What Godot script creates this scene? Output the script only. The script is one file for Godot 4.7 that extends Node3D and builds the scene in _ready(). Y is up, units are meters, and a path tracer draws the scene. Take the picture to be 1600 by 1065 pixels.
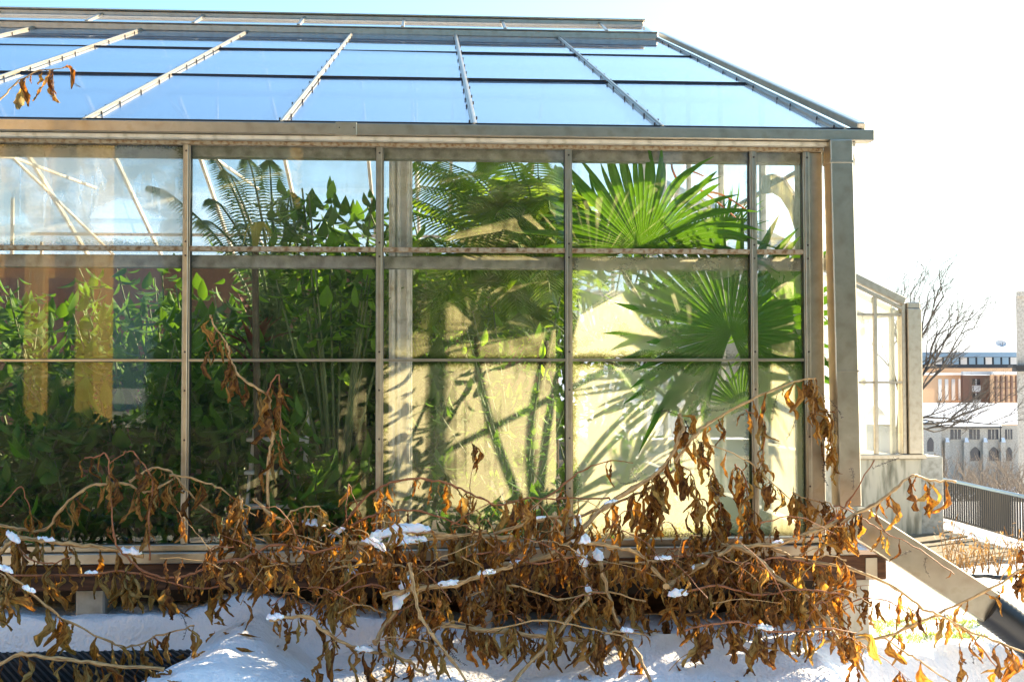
extends Node3D
# A greenhouse in winter: glass wall with tropical plants behind it, dried stalks and snow in front.

const EYE := Vector3(0.0, 1.6, 6.6722)
const BAY := 1.1
const MULLION0 := -1.432        # left edge of the first mullion in view
const SLOPE := 0.39061          # rise of the roof per metre
const EAVE := 3.06
const END_X := 2.44
const LEFT_X := -5.86
const RIDGE_Z := -6.2
var rng := RandomNumberGenerator.new()
var cam: Camera3D
var taken := {}
var M := {}

# ---------------------------------------------------------------- mesh helper
class MB:
	var v := PackedVector3Array()
	var n := PackedVector3Array()
	var uv := PackedVector2Array()
	var idx := PackedInt32Array()
	func tri(a: Vector3, b: Vector3, c: Vector3) -> void:      # counter-clockwise seen from its front
		var m := (b - a).cross(c - a).normalized()
		var s := v.size()
		v.append_array([a, b, c]); n.append_array([m, m, m])
		uv.append_array([Vector2(a.x, a.y), Vector2(b.x, b.y), Vector2(c.x, c.y)])
		idx.append_array([s, s + 2, s + 1])
	func quad(a: Vector3, b: Vector3, c: Vector3, d: Vector3) -> void:
		var m := (b - a).cross(c - a).normalized()
		var s := v.size()
		v.append_array([a, b, c, d]); n.append_array([m, m, m, m])
		uv.append_array([Vector2(0, 1), Vector2(1, 1), Vector2(1, 0), Vector2(0, 0)])
		idx.append_array([s, s + 2, s + 1, s, s + 3, s + 2])
	func quad_out(a: Vector3, b: Vector3, c: Vector3, d: Vector3, o: Vector3) -> void:
		if (b - a).cross(c - a).dot(a + b + c + d - o * 4.0) < 0.0: quad(d, c, b, a)
		else: quad(a, b, c, d)
	func tri_out(a: Vector3, b: Vector3, c: Vector3, o: Vector3) -> void:
		if (b - a).cross(c - a).dot(a + b + c - o * 3.0) < 0.0: tri(c, b, a)
		else: tri(a, b, c)
	func box(lo: Vector3, hi: Vector3, ch := 0.0) -> void:
		obox(Transform3D(Basis(), (lo + hi) * 0.5), (hi - lo).abs(), ch)
	func obox(t: Transform3D, size: Vector3, ch := 0.0) -> void:
		var h := size * 0.5
		var o := t.origin
		if ch <= 0.0:
			for k in 3:
				for s in [-1.0, 1.0]:
					var q := []
					for e in [[-1, -1], [1, -1], [1, 1], [-1, 1]]:
						var p := Vector3.ZERO
						p[k] = s * h[k]; p[(k + 1) % 3] = e[0] * h[(k + 1) % 3]; p[(k + 2) % 3] = e[1] * h[(k + 2) % 3]
						q.append(t * p)
					quad_out(q[0], q[1], q[2], q[3], o)
			return
		var P := func(s: Vector3, k: int) -> Vector3:
			var p := Vector3.ZERO
			for j in 3: p[j] = s[j] * (h[j] - (0.0 if j == k else ch))
			return t * p
		for k in 3:
			var k1 := (k + 1) % 3
			var k2 := (k + 2) % 3
			for s in [-1.0, 1.0]:
				var q := []
				for e in [[-1, -1], [1, -1], [1, 1], [-1, 1]]:
					var g := Vector3.ZERO
					g[k] = s; g[k1] = e[0]; g[k2] = e[1]
					q.append(P.call(g, k))
				quad_out(q[0], q[1], q[2], q[3], o)
				for s2 in [-1.0, 1.0]:
					var g1 := Vector3.ZERO
					g1[k] = s; g1[k1] = s2; g1[k2] = -1.0
					var g2 := g1
					g2[k2] = 1.0
					quad_out(P.call(g1, k), P.call(g2, k), P.call(g2, k1), P.call(g1, k1), o)
		for a in [-1.0, 1.0]:
			for b in [-1.0, 1.0]:
				for c in [-1.0, 1.0]:
					var g := Vector3(a, b, c)
					tri_out(P.call(g, 0), P.call(g, 1), P.call(g, 2), o)
	func bar(a: Vector3, b: Vector3, w: float, d: float, up := Vector3(0, 0, 1), ch := 0.0) -> void:   # a box from a to b, w wide across, d deep along up
		var y := (b - a).normalized()
		var x := y.cross(up).normalized()
		var z := x.cross(y)
		obox(Transform3D(Basis(x, y, z), (a + b) * 0.5), Vector3(w, a.distance_to(b), d), ch)
	func tube(pts: PackedVector3Array, rad: PackedFloat32Array, sides := 6, cap := true) -> void:
		if pts.size() < 2: return
		var s := v.size()
		var t0 := (pts[1] - pts[0]).normalized()
		var x := t0.cross(Vector3(0.31, 0.2, 0.93)).normalized()
		var run := 0.0
		for i in pts.size():
			var t := (pts[mini(i + 1, pts.size() - 1)] - pts[maxi(i - 1, 0)]).normalized()
			x = (x - t * x.dot(t)).normalized()
			var y := t.cross(x)
			if i: run += pts[i].distance_to(pts[i - 1])
			for k in sides + 1:
				var a := TAU * k / sides
				var m := x * cos(a) + y * sin(a)
				v.append(pts[i] + m * rad[i]); n.append(m); uv.append(Vector2(float(k) / sides, run * 3.0))
		for i in pts.size() - 1:
			for k in sides:
				var a := s + i * (sides + 1) + k
				var b := a + sides + 1
				idx.append_array([a, b, a + 1, a + 1, b, b + 1])
		if cap:
			for e in [0, pts.size() - 1]:
				var c := v.size()
				var m: Vector3 = (pts[0] - pts[1]).normalized() if e == 0 else (pts[e] - pts[e - 1]).normalized()
				for k in sides:
					v.append(v[s + e * (sides + 1) + k]); n.append(m); uv.append(Vector2(0.5, run))
				for k in range(1, sides - 1):
					if e == 0: idx.append_array([c, c + k, c + k + 1])
					else: idx.append_array([c, c + k + 1, c + k])
	func grid(p: PackedVector3Array, cols: int, u: PackedVector2Array = PackedVector2Array(), flip := false) -> void:   # rows of cols points, smooth
		var rows := p.size() / cols
		var s := v.size()
		for r in rows:
			for c in cols:
				var dx := p[r * cols + mini(c + 1, cols - 1)] - p[r * cols + maxi(c - 1, 0)]
				var dy := p[mini(r + 1, rows - 1) * cols + c] - p[maxi(r - 1, 0) * cols + c]
				var m := dx.cross(dy).normalized()
				if m.length_squared() < 0.5: m = Vector3(0, 0, 1)
				v.append(p[r * cols + c]); n.append(-m if flip else m)
				uv.append(u[r * cols + c] if u.size() else Vector2(float(c) / (cols - 1), float(r) / (rows - 1)))
		for r in rows - 1:
			for c in cols - 1:
				var a := s + r * cols + c
				if flip: idx.append_array([a, a + 1, a + cols, a + 1, a + cols + 1, a + cols])
				else: idx.append_array([a, a + cols, a + 1, a + 1, a + cols, a + cols + 1])
	func add(o: MB, t: Transform3D) -> void:
		var s := v.size()
		for i in o.v.size():
			v.append(t * o.v[i]); n.append((t.basis * o.n[i]).normalized()); uv.append(o.uv[i])
		for i in o.idx: idx.append(i + s)
	func mesh() -> ArrayMesh:
		var a := []
		a.resize(Mesh.ARRAY_MAX)
		a[Mesh.ARRAY_VERTEX] = v; a[Mesh.ARRAY_NORMAL] = n; a[Mesh.ARRAY_TEX_UV] = uv; a[Mesh.ARRAY_INDEX] = idx
		var m := ArrayMesh.new()
		m.add_surface_from_arrays(Mesh.PRIMITIVE_TRIANGLES, a)
		return m

# ---------------------------------------------------------------- scene helpers
func lin(r: float, g: float, b: float, a := 1.0) -> Color:      # a linear base colour
	var c := Color(r, g, b).linear_to_srgb()
	c.a = a
	return c

func ray(u: float, v: float) -> Vector3:                         # direction of a pixel of the 1600 x 1065 photograph
	return cam.basis * Vector3((u - 800.0) / 1800.35, (532.5 - v) / 1800.35, -1.0)

func pz(u: float, v: float, z: float) -> Vector3:                # where that direction meets the upright plane z
	var r := ray(u, v)
	return EYE + r * ((z - EYE.z) / r.z)

func numbered(called: String) -> String:
	var k: int = taken.get(called, 0)
	taken[called] = k + 1
	return called if k == 0 else "%s_%03d" % [called, k]

func thing(called: String, label: String, category: String, at := Vector3.ZERO, group := "") -> Node3D:
	var o := Node3D.new()
	o.name = numbered(called)
	add_child(o)
	o.position = at
	tag(o, label, category, group)
	return o

func tag(o: Node, label: String, category: String, group := "", kind := "") -> void:
	if label: o.set_meta("label", label)
	if category: o.set_meta("category", category)
	if group: o.set_meta("group", group)
	if kind: o.set_meta("kind", kind)

func put(called: String, m: Mesh, mat: Material, parent: Node = null, at := Transform3D()) -> MeshInstance3D:
	var o := MeshInstance3D.new()
	o.mesh = m
	o.material_override = mat
	o.transform = at
	if parent == null:
		o.name = numbered(called)
		add_child(o)
	else:
		o.name = called
		parent.add_child(o, true)
	return o

func part(called: String, b: MB, mat: Material, parent: Node) -> MeshInstance3D:
	return put(called, b.mesh(), mat, parent)

func rf(a: float, b: float) -> float: return rng.randf_range(a, b)

func smooth(pts: Array, per := 6) -> PackedVector3Array:         # Catmull-Rom through the points
	var out := PackedVector3Array()
	for i in pts.size() - 1:
		var p0: Vector3 = pts[maxi(i - 1, 0)]
		var p1: Vector3 = pts[i]
		var p2: Vector3 = pts[i + 1]
		var p3: Vector3 = pts[mini(i + 2, pts.size() - 1)]
		for k in per:
			out.append(p1.cubic_interpolate(p2, p0, p3, float(k) / per))
	out.append(pts[-1])
	return out

func taper(count: int, r0: float, r1: float) -> PackedFloat32Array:
	var r := PackedFloat32Array()
	for i in count: r.append(lerpf(r0, r1, float(i) / maxi(count - 1, 1)))
	return r

# ---------------------------------------------------------------- materials
func noise(freq: float, oct := 4, sd := 1, kind := FastNoiseLite.TYPE_SIMPLEX_SMOOTH) -> FastNoiseLite:
	var f := FastNoiseLite.new()
	f.noise_type = kind
	f.frequency = freq
	f.seed = sd
	f.fractal_octaves = oct
	return f

func ramp(stops: Array) -> Gradient:       # [offset, colour, offset, colour ...]
	var g := Gradient.new()
	var o := PackedFloat32Array()
	var c := PackedColorArray()
	for i in range(0, stops.size(), 2):
		o.append(stops[i]); c.append(stops[i + 1])
	g.offsets = o; g.colors = c
	return g

func noise_tex(freq: float, stops: Array, size := 256, sd := 1, oct := 5) -> NoiseTexture2D:
	var t := NoiseTexture2D.new()
	t.width = size; t.height = size
	t.seamless = true
	t.noise = noise(freq, oct, sd)
	if stops: t.color_ramp = ramp(stops)
	return t

func mat(called: String, c: Color, rough := 0.8, metal := 0.0) -> StandardMaterial3D:
	var m := StandardMaterial3D.new()
	m.resource_name = called
	m.albedo_color = c
	m.roughness = rough
	m.metallic = metal
	M[called] = m
	return m

func grain(m: StandardMaterial3D, t: Texture2D, scale: float, world := true) -> StandardMaterial3D:
	m.albedo_color = Color.WHITE
	m.albedo_texture = t
	m.uv1_triplanar = true
	m.uv1_world_triplanar = world
	m.uv1_scale = Vector3.ONE * scale
	return m

func film_texture(sd: int, low: float, high: float, tint: Color, drips: float, clear_runs: float, mould: float, wiped := []) -> ImageTexture:
	# Condensation, lime and algae left on the inside of a pane: rows run downwards, alpha is how thick the film is.
	var w := 288
	var h := 288
	var im := Image.create(w, h, false, Image.FORMAT_RGBA8)
	var cloud := noise(0.011, 5, sd)
	var fine := noise(0.11, 3, sd + 7)
	var runs := noise(0.055, 3, sd + 19)
	var run_end := noise(0.05, 2, sd + 31)
	var speck := noise(0.22, 2, sd + 43)
	var green := lin(0.16, 0.17, 0.05)
	var black := lin(0.03, 0.022, 0.012)
	for x in w:
		var streak := runs.get_noise_2d(x, 0.0)
		var tip := 0.62 + run_end.get_noise_2d(x, 9.0) * 0.55
		for y in h:
			var fy := float(y) / h
			var a := lerpf(low, high, clampf(0.5 + cloud.get_noise_2d(x, y) * 1.15 + fine.get_noise_2d(x, y) * 0.22, 0.0, 1.0))
			a += drips * maxf(0.0, runs.get_noise_2d(x * 1.7 + 60.0, y * 0.06)) * 0.5
			if clear_runs > 0.0 and streak > 0.12 and fy < tip and fy > 0.25 + run_end.get_noise_2d(x * 0.6, 80.0) * 0.3:
				a *= 1.0 - clear_runs * smoothstep(0.12, 0.2, streak)
			for q in wiped:                                      # leaves that lie against the pane keep it clear
				a *= lerpf(0.12, 1.0, smoothstep(0.55, 1.05, Vector2((float(x) / w - q[0]) / q[2], (fy - q[1]) / q[3]).length() + cloud.get_noise_2d(x * 2.0, y * 2.0) * 0.3))
			var c := tint
			var edge := minf(1.0 - fy, fy * 1.6)
			var side := minf(float(x), float(w - x)) / w
			var growth := mould * smoothstep(0.075, 0.0, minf(edge, side * 2.2) + speck.get_noise_2d(x, y) * 0.05 + cloud.get_noise_2d(x * 2.0, y * 2.0) * 0.05)
			var spots := mould * smoothstep(0.035, 0.0, edge + speck.get_noise_2d(x * 1.3, y * 1.3 + 200.0) * 0.035)
			c = c.lerp(green, growth * 0.75).lerp(black, spots)
			a = maxf(a, maxf(growth * 0.5, spots * 0.85))
			c.a = clampf(a / 0.29, 0.0, 1.0)
			im.set_pixel(x, y, c)
	return ImageTexture.create_from_image(im)

func film(called: String, t: Texture2D, back := 2.0, thick := 0.29) -> StandardMaterial3D:
	var m := mat(called, Color(1, 1, 1, thick), 0.9)
	m.albedo_texture = t
	m.transparency = BaseMaterial3D.TRANSPARENCY_ALPHA
	m.texture_repeat = false
	m.backlight_enabled = true
	m.backlight = lin(back, back * 0.98, back * 0.86)
	return m

func leaf_mat(called: String, c: Color, back: Color, rough := 0.5, tex: Texture2D = null) -> StandardMaterial3D:
	var m := mat(called, c, rough)
	if tex:
		m.albedo_color = Color.WHITE
		m.albedo_texture = tex
	m.backlight_enabled = true
	m.backlight = back
	return m

func make_materials() -> void:
	var m := mat("weathered_aluminium", Color.WHITE, 0.42, 0.92)
	grain(m, noise_tex(0.012, [0.0, lin(0.36, 0.3, 0.215), 0.4, lin(0.43, 0.375, 0.285), 0.7, lin(0.47, 0.415, 0.32), 1.0, lin(0.4, 0.335, 0.235)], 512, 3), 1.1)
	m.roughness_texture = noise_tex(0.03, [0.0, Color(0.84, 0.84, 0.84), 1.0, Color(1, 1, 1)], 256, 8)
	m.roughness = 0.34
	m = mat("painted_steel", Color.WHITE, 0.5, 0.15)
	grain(m, noise_tex(0.02, [0.0, lin(0.3, 0.27, 0.2), 0.4, lin(0.52, 0.49, 0.4), 1.0, lin(0.62, 0.59, 0.5)], 256, 5), 2.0)
	m = mat("grey_beam", Color.WHITE, 0.7)
	grain(m, noise_tex(0.02, [0.0, lin(0.09, 0.085, 0.06), 0.5, lin(0.17, 0.165, 0.13), 1.0, lin(0.24, 0.23, 0.19)], 256, 6), 2.5)
	m = mat("rusty_strip", Color.WHITE, 0.75, 0.1)
	grain(m, noise_tex(0.03, [0.0, lin(0.06, 0.03, 0.012), 0.28, lin(0.17, 0.1, 0.04), 0.5, lin(0.25, 0.2, 0.125), 1.0, lin(0.33, 0.29, 0.21)], 512, 11), 1.6)
	m = mat("black_gasket", lin(0.012, 0.011, 0.01), 0.6)
	m = mat("bolt_steel", lin(0.07, 0.055, 0.045), 0.45, 0.6)
	m = mat("clear_glass", Color(0.9, 0.95, 0.93, 0.004), 0.0)
	m.transparency = BaseMaterial3D.TRANSPARENCY_ALPHA
	m = mat("roof_glass", lin(0.05, 0.13, 0.3, 0.24), 0.0)      # blue tint stands in for reflected sky and dims the interior
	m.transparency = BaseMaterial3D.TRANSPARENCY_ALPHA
	m = mat("timber_brown", Color.WHITE, 0.85)
	mat("old_brick", lin(0.2, 0.1, 0.065), 0.95)
	m = M.timber_brown
	grain(m, noise_tex(0.02, [0.0, lin(0.02, 0.01, 0.005), 0.5, lin(0.08, 0.035, 0.015), 1.0, lin(0.17, 0.08, 0.035)], 256, 13), 2.0)
	m.uv1_scale = Vector3(0.5, 4.0, 4.0)
	m = mat("concrete", Color.WHITE, 0.9)
	grain(m, noise_tex(0.02, [0.0, lin(0.26, 0.25, 0.2), 0.5, lin(0.42, 0.4, 0.33), 1.0, lin(0.52, 0.5, 0.43)], 256, 14), 1.5)
	m = mat("stained_concrete", Color.WHITE, 0.9)
	grain(m, noise_tex(0.016, [0.0, lin(0.16, 0.15, 0.1), 0.3, lin(0.36, 0.33, 0.24), 0.5, lin(0.56, 0.51, 0.38), 1.0, lin(0.62, 0.57, 0.44)], 512, 15), 1.0)
	m.uv1_scale = Vector3(0.6, 0.12, 0.6)
	m = mat("dark_soil", lin(0.035, 0.026, 0.018), 1.0)
	m = mat("snow", lin(0.9, 0.9, 0.91), 0.75)
	m.heightmap_enabled = true
	m.heightmap_texture = noise_tex(0.03, [], 512, 21, 6)
	m.heightmap_scale = 1.1
	m.uv1_triplanar = true
	m.uv1_world_triplanar = true
	m.uv1_scale = Vector3.ONE * 2.0
	m = mat("snow_clump", lin(0.9, 0.9, 0.91), 0.7)
	m.subsurf_scatter_enabled = true
	m.subsurf_scatter_strength = 0.3
	m = mat("black_mesh", lin(0.012, 0.012, 0.013), 0.5, 0.4)
	m = mat("black_hose", lin(0.012, 0.012, 0.013), 0.32)
	# dried plants
	m = mat("stalk", Color.WHITE, 0.6)
	m.albedo_texture = noise_tex(0.02, [0.0, lin(0.16, 0.075, 0.025), 0.4, lin(0.4, 0.235, 0.085), 0.75, lin(0.52, 0.35, 0.16), 1.0, lin(0.3, 0.14, 0.05)], 256, 31)
	m = mat("red_stalk", Color.WHITE, 0.55)
	m.albedo_texture = noise_tex(0.03, [0.0, lin(0.12, 0.035, 0.015), 0.6, lin(0.3, 0.11, 0.035), 1.0, lin(0.4, 0.2, 0.08)], 256, 32)
	var browns := [
		[lin(0.12, 0.05, 0.012), lin(0.38, 0.2, 0.05), lin(0.56, 0.34, 0.1)],
		[lin(0.06, 0.024, 0.008), lin(0.2, 0.09, 0.025), lin(0.38, 0.2, 0.05)],
		[lin(0.14, 0.055, 0.012), lin(0.42, 0.21, 0.04), lin(0.62, 0.38, 0.09)],
		[lin(0.12, 0.075, 0.02), lin(0.38, 0.26, 0.08), lin(0.55, 0.42, 0.16)]]
	for i in 4:
		var b: Array = browns[i]
		leaf_mat("dead_leaf_%d" % i, Color.WHITE, lin(1.2, 0.9, 0.38), 0.75, noise_tex(0.022, [0.0, b[0], 0.45, b[1], 0.75, b[2], 1.0, b[1]], 128, 40 + i, 5))
	mat("berry", lin(0.02, 0.012, 0.012), 0.5)
	# growing plants
	leaf_mat("fan_leaf", lin(0.022, 0.075, 0.006), lin(0.075, 0.17, 0.005), 0.6).metallic_specular = 0.3
	leaf_mat("frond_leaf", lin(0.05, 0.13, 0.008), lin(0.24, 0.38, 0.012), 0.6).metallic_specular = 0.3
	leaf_mat("broad_leaf", lin(0.045, 0.11, 0.012), lin(0.1, 0.21, 0.01), 0.6).metallic_specular = 0.3
	leaf_mat("light_leaf", lin(0.09, 0.22, 0.015), lin(0.36, 0.6, 0.03), 0.5).metallic_specular = 0.3
	leaf_mat("blue_leaf", lin(0.055, 0.1, 0.04), lin(0.12, 0.2, 0.05), 0.6)
	leaf_mat("yellow_leaf", lin(0.3, 0.26, 0.04), lin(0.4, 0.4, 0.05), 0.5)
	leaf_mat("red_leaf", lin(0.07, 0.008, 0.005), lin(0.12, 0.012, 0.006), 0.7)
	leaf_mat("dry_tip", lin(0.4, 0.12, 0.03), lin(0.5, 0.2, 0.05), 0.6)
	mat("palm_trunk", lin(0.07, 0.05, 0.03), 0.9)
	mat("green_stem", lin(0.09, 0.13, 0.04), 0.6)
	mat("white_paint", lin(0.6, 0.58, 0.5), 0.6)
	# far things
	leaf_mat("needles", lin(0.04, 0.07, 0.025), lin(0.03, 0.05, 0.015), 0.8)
	mat("bark", lin(0.06, 0.05, 0.04), 0.9)
	mat("twig", lin(0.14, 0.11, 0.085), 0.9)
	m = mat("limestone", Color.WHITE, 0.9)
	grain(m, noise_tex(0.05, [0.0, lin(0.26, 0.235, 0.2), 0.5, lin(0.38, 0.35, 0.3), 1.0, lin(0.48, 0.45, 0.4)], 256, 61), 0.25)
	m = mat("red_brick", Color.WHITE, 0.9)
	grain(m, noise_tex(0.06, [0.0, lin(0.4, 0.24, 0.13), 0.5, lin(0.5, 0.31, 0.18), 1.0, lin(0.58, 0.38, 0.24)], 256, 62), 0.2)
	mat("brown_shade_brick", lin(0.16, 0.09, 0.065), 0.9)  # brown trim; on the stair tower its darkness is shade put into colour
	mat("window_dark", lin(0.02, 0.025, 0.035), 0.1)
	mat("blue_metal", lin(0.2, 0.3, 0.4), 0.4, 0.3)
	mat("pale_blind", lin(0.55, 0.55, 0.55), 0.8)
	mat("iron", lin(0.012, 0.012, 0.014), 0.5)
	m = mat("tan_stone", Color.WHITE, 0.9)
	grain(m, noise_tex(0.05, [0.0, lin(0.56, 0.35, 0.09), 0.5, lin(0.66, 0.43, 0.12), 1.0, lin(0.72, 0.5, 0.16)], 256, 63), 0.2)
	m = mat("deck_wood", Color.WHITE, 0.8)
	grain(m, noise_tex(0.04, [0.0, lin(0.13, 0.1, 0.06), 1.0, lin(0.23, 0.18, 0.11)], 256, 64), 1.0)
	leaf_mat("grass", lin(0.12, 0.17, 0.03), lin(0.25, 0.33, 0.05), 0.6)
	leaf_mat("straw", lin(0.2, 0.11, 0.035), lin(0.2, 0.11, 0.03), 0.7)
	# films on the panes
	film("fog_heavy", film_texture(101, 0.30, 0.72, lin(0.92, 0.91, 0.76), 0.12, 0.0, 0.9))
	film("fog_heavy_b", film_texture(117, 0.34, 0.70, lin(0.93, 0.92, 0.76), 0.15, 0.2, 0.8))
	film("fog_fan_mid", film_texture(221, 0.22, 0.62, lin(0.93, 0.92, 0.76), 0.12, 0.0, 0.9, [[0.92, 0.75, 0.42, 0.7]]))
	film("fog_fan_low", film_texture(229, 0.24, 0.66, lin(0.93, 0.92, 0.77), 0.12, 0.0, 0.9, [[0.9, -0.1, 0.34, 0.5]]))
	film("fog_fan_end", film_texture(233, 0.2, 0.5, lin(0.93, 0.92, 0.76), 0.1, 0.0, 0.8, [[0.2, 0.7, 0.9, 0.6]]))
	film("fog_medium", film_texture(133, 0.06, 0.27, lin(0.7, 0.69, 0.45), 0.2, 0.3, 0.9))
	film("fog_streaky", film_texture(149, 0.16, 0.5, lin(0.86, 0.85, 0.66), 0.35, 0.45, 0.8))
	film("fog_light", film_texture(165, 0.02, 0.16, lin(0.6, 0.6, 0.46), 0.3, 0.4, 0.9))
	film("fog_white", film_texture(181, 0.2, 0.45, lin(0.66, 0.64, 0.56), 0.1, 0.5, 1.0))
	film("fog_milk", film_texture(189, 0.16, 0.34, lin(0.72, 0.7, 0.6), 0.1, 0.35, 1.0, [[0.7, 0.8, 0.22, 0.3]]), 1.6, 0.66)
	film("fog_drip", film_texture(197, 0.02, 0.16, lin(0.5, 0.53, 0.5), 0.15, 0.9, 1.0))
	for i in 3: film("dust_%d" % i, film_texture(213 + i * 40, 0.0, 0.13, lin(0.66, 0.67, 0.68), 0.25, 0.0, 0.6), 0.6)

# ---------------------------------------------------------------- greenhouse
func sheet(a: Vector3, b: Vector3, c: Vector3, d: Vector3) -> ArrayMesh:     # corners: bottom left, bottom right, top right, top left
	var q := MB.new()
	q.quad(a, b, c, d)
	return q.mesh()

func bolt_row(spots: Array, out: Vector3, r := 0.0065) -> MB:
	var b := MB.new()
	var x := out.cross(Vector3(0.3, 0.9, 0.2)).normalized()
	var y := out.cross(x)
	for p in spots:
		for k in 8:
			var a0 := TAU * k / 8
			var a1 := TAU * (k + 1) / 8
			var e0: Vector3 = p + (x * cos(a0) + y * sin(a0)) * r
			var e1: Vector3 = p + (x * cos(a1) + y * sin(a1)) * r
			b.quad_out(e0, e1, e1.lerp(p, 0.35) + out * r * 0.7, e0.lerp(p, 0.35) + out * r * 0.7, p - out * 0.1)
			b.tri_out(p + out * r * 0.75, e0.lerp(p, 0.35) + out * r * 0.7, e1.lerp(p, 0.35) + out * r * 0.7, p - out * 0.1)
	return b

func small_parts(called: String, b: MB, m: Material, parent: Node) -> void:
	part(called, b, m, parent).set_meta("kind", "stuff")

func roof_y(z: float) -> float: return EAVE - z * SLOPE if z > RIDGE_Z else EAVE - (2.0 * RIDGE_Z - z) * SLOPE

func make_greenhouse() -> void:
	var g := thing("greenhouse", "long aluminium greenhouse with fogged panes and a sloping glass roof", "greenhouse")
	var al: Material = M.weathered_aluminium
	var b := MB.new()
	# gutter
	var ge := pz(1367, 212, 0.1).x
	b.box(Vector3(LEFT_X - 0.2, 2.978, -0.005), Vector3(ge, 3.043, 0.1), 0.004)
	var gut := part("gutter", b, al, g)
	b = MB.new()
	b.box(Vector3(pz(524, 200, 0.1).x, 2.974, 0.0), Vector3(pz(557, 200, 0.1).x, 3.047, 0.1035), 0.002)
	part("joint_cover", b, al, gut)
	small_parts("rivets", bolt_row([pz(530, 199, 0.1035), pz(553, 199, 0.1035)], Vector3(0, 0, 1), 0.004), M.bolt_steel, gut)
	b = MB.new()
	b.box(Vector3(LEFT_X - 0.2, 3.0435, 0.02), Vector3(END_X + 0.08, 3.058, 0.075))
	part("gasket", b, M.black_gasket, g)
	# soffit, eave rail and the eave beam behind the glass
	b = MB.new()
	b.box(Vector3(LEFT_X, 2.953, -0.03), Vector3(END_X + 0.05, 2.975, 0.06), 0.002)
	part("soffit", b, M.painted_steel, g)
	b = MB.new()
	b.box(Vector3(LEFT_X, 2.928, -0.03), Vector3(2.31, 2.951, 0.012), 0.003)
	part("eave_rail", b, M.rusty_strip, g)
	b = MB.new()
	b.box(Vector3(LEFT_X, 2.868, -0.13), Vector3(END_X, 2.95, -0.045), 0.004)
	part("eave_beam", b, M.grey_beam, g)
	b = MB.new()
	b.box(Vector3(LEFT_X, 2.227, -0.12), Vector3(2.40, 2.3, -0.05), 0.004)
	part("purlin", b, M.grey_beam, g)
	# transoms and sill
	var edges := []
	for i in range(-4, 4): edges.append(MULLION0 + BAY * i)
	edges.append(2.19)
	for i in edges.size() - 1:
		var x0: float = edges[i] + 0.037
		var x1: float = edges[i + 1] - 0.001
		b = MB.new()
		b.box(Vector3(x0, 2.318, -0.045), Vector3(x1, 2.346, 0.004), 0.003)
		part("transom", b, M.rusty_strip, g)
		b = MB.new()
		b.box(Vector3(x0, 1.684, -0.04), Vector3(x1, 1.701, -0.002), 0.003)
		part("transom", b, al, g)
	b = MB.new()
	b.box(Vector3(LEFT_X, 0.55, -0.08), Vector3(2.47, 0.612, 0.055), 0.005)
	b.box(Vector3(LEFT_X, 0.613, -0.06), Vector3(2.44, 0.652, 0.014), 0.004)
	part("sill", b, al, g)
	# mullions: a cap outside, a dark gasket behind it
	for i in edges.size():
		var x: float = edges[i]
		b = MB.new()
		b.box(Vector3(x + 0.008, 0.652, -0.012), Vector3(x + 0.032, 2.927, 0.014), 0.003)
		b.box(Vector3(x, 0.652, -0.016), Vector3(x + 0.009, 2.927, 0.004), 0.002)
		var mu := part("mullion", b, al, g)
		b = MB.new()
		b.box(Vector3(x - 0.003, 0.652, -0.06), Vector3(x + 0.0425, 2.93, -0.017), 0.002)
		part("gasket", b, M.black_gasket, mu)
		b = MB.new()
		b.box(Vector3(x + 0.0335, 0.652, -0.016), Vector3(x + 0.0405, 2.926, 0.001), 0.001)
		part("bead", b, al, mu)
		var spots := []
		for y in [2.89, 2.37, 2.29, 1.74, 1.52, 1.24, 0.95, 0.72]: spots.append(Vector3(x + 0.02, y, 0.014))
		small_parts("bolts", bolt_row(spots, Vector3(0, 0, 1)), M.bolt_steel, mu)
	# panes of the front wall, each with its film of condensation on the inside and dust outside
	var rows := [[0.655, 1.682], [1.703, 2.316], [2.348, 2.928]]
	var films := [["fog_light", "fog_light", "fog_light"], ["fog_light", "fog_light", "fog_white"], ["fog_light", "fog_light", "fog_white"],
		["fog_light", "fog_drip", "fog_milk"], ["fog_light", "fog_light", "fog_medium"], ["fog_streaky", "fog_medium", "fog_medium"],
		["fog_fan_low", "fog_fan_mid", "fog_light"], ["fog_heavy_b", "fog_fan_end", "fog_medium"]]
	var outside := {"fog_heavy": "fog_heavy_b", "fog_heavy_b": "fog_streaky", "fog_white": "fog_white", "fog_fan_low": "fog_fan_low", "fog_fan_mid": "fog_fan_mid"}
	for i in edges.size() - 1:
		var x0: float = edges[i] + 0.0375
		var x1: float = edges[i + 1] - 0.001
		for r in 3:
			var lo: float = rows[r][0]
			var hi: float = rows[r][1]
			var p := put("window_pane", sheet(Vector3(x0, lo, -0.022), Vector3(x1, lo, -0.022), Vector3(x1, hi, -0.022), Vector3(x0, hi, -0.022)), M.clear_glass, g)
			var f: String = films[i][r]
			put("condensation", sheet(Vector3(x0, lo, -0.026), Vector3(x1, lo, -0.026), Vector3(x1, hi, -0.026), Vector3(x0, hi, -0.026)), M[f], p)
			if outside.has(f):
				put("dust", sheet(Vector3(x0, lo, -0.018), Vector3(x1, lo, -0.018), Vector3(x1, hi, -0.018), Vector3(x0, hi, -0.018)), M[outside[f]], p)
	# corner: recessed cover, downspout with its strap
	b = MB.new()
	b.box(Vector3(2.228, 0.652, -0.06), Vector3(2.312, 2.927, -0.012), 0.004)
	part("corner_panel", b, al, g)
	b = MB.new()
	var lean := Vector3(0.03, 0, 0)
	b.bar(Vector3(2.379, 2.977, 0.065) - lean * 0.0, Vector3(2.379, 0.84, 0.065) + lean, 0.134, 0.13, Vector3(0, 0, 1), 0.006)
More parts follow.
